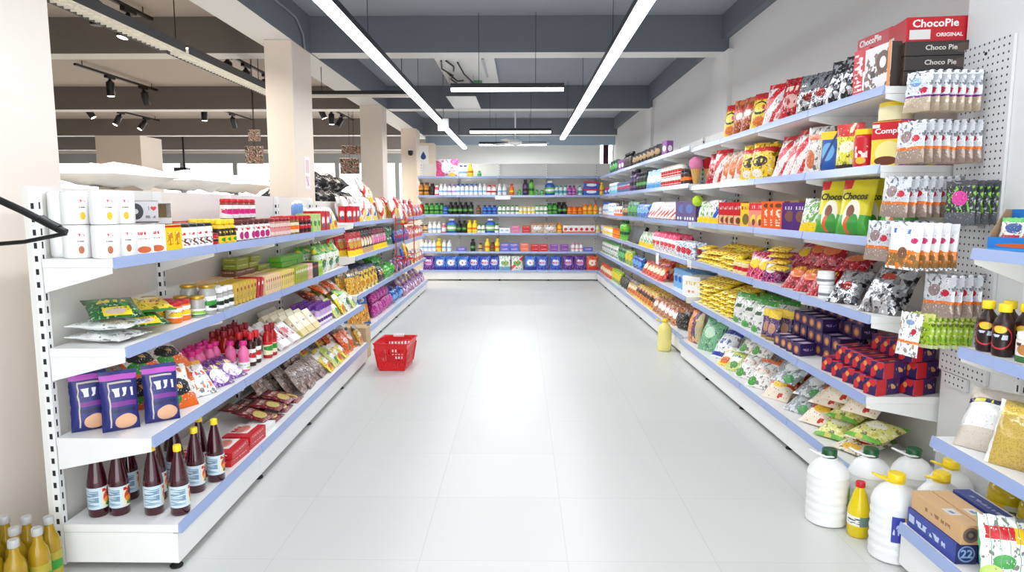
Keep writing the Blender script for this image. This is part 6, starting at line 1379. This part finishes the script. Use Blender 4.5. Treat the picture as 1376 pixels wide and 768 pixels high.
# ---------------------------------------------------------------- red wire stand on the far left row
RW = plain('red_wire', (200, 30, 36), .4)
t = thing('hanging_wire_rack', 'red wire rack hooked on the far left shelving', 'rack', (-1.625, 9.1, .6))
mb = MB()
for y in (-.3, .3): mb.tube([(.0, y, .06), (.0, y, .72)], .006, 8)
mb.tube([(.14, .3, .06), (.14, .3, .7)], .007, 8)
link('post', mb.mesh('post', [RW], 50), t)
for z in (.14, .62):
    mb = MB()
    for q in (0, .055):
        mb.tube([(0, -.3, z + q), (.14, -.3, z + q), (.14, .3, z + q), (0, .3, z + q)], .005, 8, 0, True)
    for k in range(9):
        y = -.27 + k * .0675; mb.tube([(0, y, z), (.14, y, z)], .0025, 6)
    link('tray', mb.mesh('tray', [RW], 50), t)
def loose(kind, x, y, z, rz, tilt, label, cat=None):
    o = KN[kind].spawn(); R = Matrix.Rotation(math.radians(rz), 4, 'Z') @ Matrix.Rotation(math.radians(-tilt), 4, 'X')
    lo = min((R @ v).z for v in KN[kind].vs)
    o.matrix_world = Matrix.Translation((x, y, z - lo)) @ R; tag(o, label, cat or KN[kind].cat); return o
loose('yellowsnack', -1.55, 9.22, .748, 90, 16, 'yellow packet standing in the lower red wire tray')
loose('bluesnack', -1.555, 8.98, .748, 90, 16, 'blue packet standing in the lower red wire tray')
loose('redyelorg', -1.55, 9.22, 1.228, 90, 14, 'red packet standing in the upper red wire tray')
loose('bluewhite', -1.55, 8.95, 1.228, 90, 14, 'blue and white packet standing in the upper red wire tray')
# blue bottles above the pale green cartons
bottle('bluetube', 'handwash_bottle', 'slim clear blue bottle', .016, .1, plain('clear_blue', (120, 160, 220), .2), P('wht'), None, 'round', cap_h=.2, cap_r=.6, seg=12)
for i in range(6): put('bluetube', 'L3', 5.24 + i * .05, .14, z=1.25 + .1425)
# ---------------------------------------------------------------- price cards hung on the strips
def card(x0, x1, y0, y1, z0, z1, label):
    mb = MB(); mb.box(x0, x1, y0, y1, z0, z1); o = link('hanging_price_card', mb.mesh('hanging_price_card', [P('wht', .5)], None, .0008)); tag(o, label, 'price card', 'blank price cards')
card(1.545, 1.548, 7.6, 7.75, .80, .925, 'blank white price card hanging from the far right third shelf')
card(-.5, -.2, 13.21, 13.214, 1.58, 1.655, 'wide white price card on the back wall fifth shelf edge')
card(1.612, 1.615, 6.42, 6.455, .0 + .86, .93, 'small white price card at the end of the right third shelf')
# ---------------------------------------------------------------- overhead: hatch, fan, sign, camera, conduits
t = thing('ceiling_hatch', 'white service panel with loose cables on the ceiling', 'hatch', (-.72, 9.8, 3.36))
mb = MB(); mb.box(-.38, .38, -1.05, 1.05, -.06, -.002); link('panel', mb.mesh('panel', [P((226, 226, 222), .6)], None, .004), t)
mb = MB(); mb.box(.12, .38, 1.06, 1.24, -.06, -.002)
for pts in ([(-.3, -.9, -.07), (-.34, -.5, -.09), (-.22, -.2, -.12), (-.3, .3, -.08), (-.2, .7, -.1)], [(-.1, -.8, -.07), (-.05, -.4, -.14), (.05, -.1, -.2), (-.02, .4, -.1)], [(-.3, -.2, -.08), (-.18, 0, -.16), (-.12, .3, -.1)], [(-.24, -.9, -.07), (-.16, -.7, -.1), (-.2, -.3, -.08)]):
    mb2 = MB(); mb2.tube(pts, .011, 8); link('cable', mb2.mesh('cable', [BLACKP], 60), t)
mb = MB(); mb.box(.02, .14, .5, .6, -.12, -.06); link('junction_box', mb.mesh('junction_box', [P((90, 150, 110), .5)]), t)
mb = MB(); mb.box(.22, .25, -1.0, .2, -.075, -.06); link('rail', mb.mesh('rail', [GALV]), t)
mb = MB(); mb.box(-.34, .08, -.0, 1.2, -.372, -.366); link('hinged_cover', mb.mesh('hinged_cover', [P((236, 236, 232), .6)]), t)
for x, y in ((-.3, .1), (.04, .1), (-.3, 1.0), (.04, 1.0)):
    mb = MB(); mb.tube([(x, y, -.366), (x, y, -.06)], .003, 6); link('stay', mb.mesh('stay', [WIRE]), t)
t = thing('ceiling_fan', 'white three-bladed ceiling fan near the back wall', 'fan', (-.1, 12.0, 2.5))
mb = MB(); mb.tube([(0, 0, .1), (0, 0, .86)], .012, 8); link('rod', mb.mesh('rod', [P('wht', .4)], 50), t)
link('motor', lathed('motor', [(.03, .0), (.1, .015), (.12, .05), (.1, .09), (.03, .12)], P((236, 236, 234), .35), 24), t)
for k in range(3):
    a = math.radians(12 + 120 * k); mb = MB()
    mb.prism([(.1, -.03), (.2, -.055), (.58, -.065), (.6, 0), (.58, .05), (.2, .045), (.1, .03)], 'z', .05, .056)
    o = link('blade', mb.mesh('blade', [P((216, 216, 214), .4)], fix=True), t); o.rotation_euler = (math.radians(8), 0, a)
t = thing('hanging_sign', 'small white hanging sign by the left ceiling tube', 'sign', (-1.08, 9.6, 2.49))
mb = MB(); mb.box(-.075, .075, -.02, .02, 0, .17); link('panel', mb.mesh('panel', [P('wht', .4)], None, .004), t)
mb = MB(); mb.tube([(0, 0, .17), (0, 0, .87)], .003, 6); link('wire', mb.mesh('wire', [WIRE]), t)
t = thing('wall_sign', 'white wall sign with blue drop beside the back rack', 'sign', (-2.13, 14.99, 2.36))
mb = MB(); mb.box(-.11, .11, -.012, .006, 0, .4); link('panel', mb.mesh('panel', [P('wht', .4)], None, .003), t)
mb = MB(); mb.lathe([(0, .1), (.045, .12), (.06, .16), (.045, .2), (.012, .26), (0, .28)], 16); mb.v = [(v[0], -.0135 + v[1] * .03, v[2]) for v in mb.v]; link('drop_mark', mb.mesh('drop_mark', [P((40, 70, 130))], 60), t)
t = thing('wall_camera', 'black dome security camera on the fourth column', 'camera', (-2.2, 13.74, 2.5))
mb = MB(); mb.box(-.03, .03, -.1, .008, .05, .08); link('bracket', mb.mesh('bracket', [P('wht')]), t)
mb = MB(); fuzz = [(0, -.05), (.03, -.042), (.05, -.015), (.05, .05)]; mb.lathe(fuzz, 16, o=(0, -.07, 0)); link('dome', mb.mesh('dome', [BLACKP], 50), t)
def spot_track(x, y0, y1, heads, label, z=3.27):
    t = thing('ceiling_track_light', label, 'track light', (x, y0, z), 0, 'black track lights of the hall')
    mb = MB(); mb.box(-.018, .018, 0, y1 - y0, 0, .028); link('rail', mb.mesh('rail', [BLACK]), t)
    for y in (y0 + .15, y1 - .15):
        mb = MB(); mb.tube([(0, y - y0, .028), (0, y - y0, 3.36 - z)], .005, 6); link('rod', mb.mesh('rod', [BLACK]), t)
    for (y, tx, ty, on) in heads:
        mb = MB(); mb.box(-.022, .022, y - y0 - .1, y - y0 + .1, -.035, 0); h = link('adapter', mb.mesh('adapter', [BLACK]), t)
        R = Matrix.Rotation(math.radians(tx), 4, 'X') @ Matrix.Rotation(math.radians(ty), 4, 'Y')
        mb = MB(); mb.lathe([(.05, -.24), (.055, -.235), (.055, -.05), (.03, -.03), (.012, -.0)], 16); mb.v = [tuple(Matrix.Translation((0, y - y0, -.035)) @ R @ Vector(v)) for v in mb.v]
        s_ = link('spot_head', mb.mesh('spot_head', [BLACKP], 45), t)
        mb = MB(); mb.lathe([(.044, -.243), (.044, -.2405)], 16); mb.v = [tuple(Matrix.Translation((0, y - y0, -.035)) @ R @ Vector(v)) for v in mb.v]
        link('lens', mb.mesh('lens', [LAMP if on else P((60, 60, 60))], fix=True), s_)
        if on:
            l = bpy.data.lights.new('hall_spot', 'SPOT'); l.energy = 150; l.color = (1, .9, .78); l.spot_size = 1.9; l.spot_blend = .6; l.shadow_soft_size = .05
            o = bpy.data.objects.new('hall_spot', l); COL.objects.link(o)
            o.matrix_world = Matrix.Translation(Vector((x, y, z - .035)) + (R @ Vector((0, 0, -.26)))) @ R
spot_track(-5.8, 9.0, 11.0, [(9.75, 0, 0, 1), (10.6, 20, 0, 0)], 'black track with two spots before the second hall beam')
spot_track(-3.65, 4.6, 6.9, [(6.0, 0, 0, 0), (6.5, -10, 12, 1)], 'black track partly above the grey louvre light')
spot_track(-3.57, 8.3, 10.2, [(8.45, 0, 0, 0), (9.0, 18, 6, 1), (9.7, -20, 0, 0)], 'black track close to the second column')
spot_track(-7.8, 11.9, 14.8, [(12.3, 10, -30, 1), (13.4, -20, 20, 1), (14.3, -25, 25, 1)], 'black track far off above the beige hall column')
spot_track(-5.75, 11.9, 14.8, [(12.5, 0, 0, 1), (13.7, 25, 0, 0)], 'black track in the third bay of the hall')
spot_track(-3.6, 11.9, 14.8, [(12.3, 10, -20, 1), (13.1, 0, 0, 1), (13.9, -30, 20, 0)], 'black track seen between the second and third columns')
t = thing('ceiling_louvre_light', 'long grey louvre light hanging in the neighbouring hall', 'light', (-2.88, 5.6, 2.72))
for y0, y1 in ((-2.6, .18), (.24, 2.5)):
    mb = MB(); mb.box(-.09, .09, y0, y1, .055, .07); mb.box(-.095, -.088, y0, y1, 0, .07); mb.box(.088, .095, y0, y1, 0, .07); link('housing', mb.mesh('housing', [plain('dark_grey_metal', (70, 72, 76), .5)]), t)
    mb = MB(); y = y0 + .04
    while y < y1 - .02:
        mb.box(-.088, .088, y, y + .012, .004, .05); y += .065
    mb.box(-.03, -.022, y0, y1, .004, .05); mb.box(.022, .03, y0, y1, .004, .05)
    link('louvre_grid', mb.mesh('louvre_grid', [P((226, 224, 214), .35)]), t)
    mb = MB(); mb.box(-.086, .086, y0 + .01, y1 - .01, .051, .0545); link('diffuser', mb.mesh('diffuser', [plain('louvre_diffuser', (255, 248, 232), .4, emit=1.2)]), t)
for y in (-1.9, .21, 2.0):
    mb = MB(); mb.tube([(0, y, .07), (0, y, .64)], .004, 6); link('suspension_wire', mb.mesh('suspension_wire', [BLACK]), t)
lamp('louvre_light_glow', (-2.88, 5.6, 2.715), (0, 0, 0), .16, 5.0, 45, (1, .95, .88))
t = thing('ceiling_batten_light', 'unlit pale batten light crossing beside the second column', 'light', (-1.78, 7.75, 2.66))
mb = MB(); mb.box(-.62, .62, -.03, .03, .03, .07); link('housing', mb.mesh('housing', [BLACK]), t)
mb = MB(); mb.box(-.61, .61, -.025, .025, 0, .03); link('diffuser', mb.mesh('diffuser', [P((216, 210, 198), .4)]), t)
for x in (-.45, .45):
    mb = MB(); mb.tube([(x, 0, .07), (x, 0, .7)], .004, 6); link('suspension_wire', mb.mesh('suspension_wire', [BLACK]), t)
t = thing('ceiling_conduit', 'thin grey conduit running along the long ceiling beam', 'conduit', (-2.125, 3.2, 3.22))
mb = MB(); mb.tube([(0, 0, 0), (0, 3.4, 0), (0, 3.6, -.1), (0, 3.65, -.24)], .012, 8); link('pipe', mb.mesh('pipe', [plain('conduit_grey', (120, 124, 130), .5)], 60), t)
for x in (-.62, .55):
    t = thing('ceiling_rail', 'short dark rail on the ceiling above the %s of the aisle' % ('left part' if x < 0 else 'right part'), 'rail', (x, 4.2, 3.33))
    mb = MB(); mb.box(-.03, .03, 0, 2.0, 0, .028); link('rail', mb.mesh('rail', [plain('rail_dark', (60, 66, 74), .5)]), t)
# ---------------------------------------------------------------- the neighbouring hall behind the left row
for i in range(4):
    t = thing('display_counter', 'low white counter behind the left shelving, %s along' % ORD[i], 'counter', (-2.82, 4.9 + 2.05 * i, 0), 0, 'counters in the hall')
    mb = MB(); mb.box(-.28, .28, -1.0, 1.0, .08, 1.33); link('body', mb.mesh('body', [RACKP], None, .004), t)
    mb = MB(); mb.box(-.3, .3, -1.02, 1.02, 1.33, 1.37); link('top', mb.mesh('top', [RACKW], None, .004), t)
    mb = MB(); mb.box(-.25, .25, -.95, .95, 0, .08); link('plinth', mb.mesh('plinth', [BLACK]), t)
pouch('sack', 'cloth_sack', 'x', .52, .86, .15, plain('sack_cloth', (246, 244, 240), .8, bump=.3, bscale=30), crinkle=1.9, lump=.45, cat='sack')
def lay(kind, x, y, z, rz, label, cat):
    K = KN[kind]; R = Matrix.Rotation(math.radians(rz), 4, 'Z') @ Matrix.Rotation(-PI / 2, 4, 'X')
    P_ = [R @ v for v in K.vs]; cx = (min(p.x for p in P_) + max(p.x for p in P_)) / 2; cy = (min(p.y for p in P_) + max(p.y for p in P_)) / 2; lo = min(p.z for p in P_)
    o = K.spawn(); o.matrix_world = Matrix.Translation((x - cx, y - cy, z - lo)) @ R
    tag(o, label, cat); return max(p.z for p in P_) - lo
for i, y in enumerate((4.62, 5.62, 6.6)):
    hh = lay('sack', -2.8, y, 1.372, 4 - 4 * i, 'lower white cloth sack, %s in the pile behind the left shelving' % ORD[i], 'sack')
    lay('sack', -2.8, y + .1, 1.374 + hh * .99, 176 + 3 * i, 'upper white cloth sack, %s in the pile behind the left shelving' % ORD[i], 'sack')
pouch('bundle', 'bagged_bundle', 'x', .4, .6, .26, pack('bundle_print', (226, 222, 216), [('n', 5, .5, (40, 40, 44)), ('n', 9, .6, (110, 110, 112))], .6, 0, .4), crinkle=1.6, lump=.6, cat='bundle')
for i, (y, z) in enumerate(((8.2, 0), (8.9, 0), (9.6, 0), (10.3, 0), (8.5, 1), (9.2, 1), (9.9, 1))):
    lay('bundle', -2.82, y, 1.372 + z * .2, 90 + 10 * (i % 3), 'black and white bundle, %s in the %s row behind the shelving' % (ORD[i if not z else i - 4], 'upper' if z else 'lower'), 'bundle')
PIC = pack('picture_board', (120, 100, 84), [('n', 7, .52, (60, 70, 50)), ('n', 11, .56, (190, 130, 120)), ('n', 15, .6, (226, 220, 200))], .6)
for (x, y, z, w_, h_, lab) in ((-3.05, 12.2, 2.02, .34, .28, 'dark square picture board hanging below the row of photos'), (-2.95, 12.1, 2.36, .42, .15, 'narrow picture board hanging by the third column'), (-3.35, 8.6, 1.98, .22, .22, 'lower picture board hanging by the second column'), (-3.3, 8.5, 2.25, .14, .14, 'upper picture board hanging by the second column')):
    t = thing('hanging_picture_board', lab, 'picture board', (x, y, z))
    mb = MB(); mb.box(-w_ / 2, w_ / 2, -.02, .02, 0, h_); link('board', mb.mesh('board', [PIC], None, .003), t)
    mb = MB(); mb.tube([(0, 0, h_), (0, 0, 3.36 - z)], .004, 6); link('wire', mb.mesh('wire', [BLACK]), t)
mb = MB(); mb.box(-.0005, .003, -.09, .09, 0, .32)
o = link('wall_notice', mb.mesh('wall_notice', [pack('notice_paper', (240, 236, 236), [('r', .2, .8, .5, .9, (226, 200, 200)), ('t', .2, .8, .1, .4, (206, 150, 160), 6, 4)], .6)])); o.location = (-2.139, 6.84, 1.62); tag(o, 'small pale notice taped on the second column', 'notice')
t = thing('wall_speaker', 'black wall box beside the beige hall column', 'speaker', (-7.95, 15.9, 2.05))
mb = MB(); mb.box(-.15, .15, 0, .2, 0, .3); link('body', mb.mesh('body', [BLACKP]), t)
mb = MB(); mb.lathe([(.09, 0), (.1, .01), (.06, .015)], 16); mb.v = [(v[0], -v[2], .15 + v[1]) for v in mb.v]; link('cone', mb.mesh('cone', [P((50, 50, 52))], fix=True), t)
mb = MB(); mb.box(-.02, .02, .2, .22, .1, 1.31); link('bracket', mb.mesh('bracket', [BLACK]), t)

label_all()
from collections import Counter
print('PLACED', len(PLACED), 'SKIPPED', len(SKIPPED), Counter(SKIPPED).most_common(12))
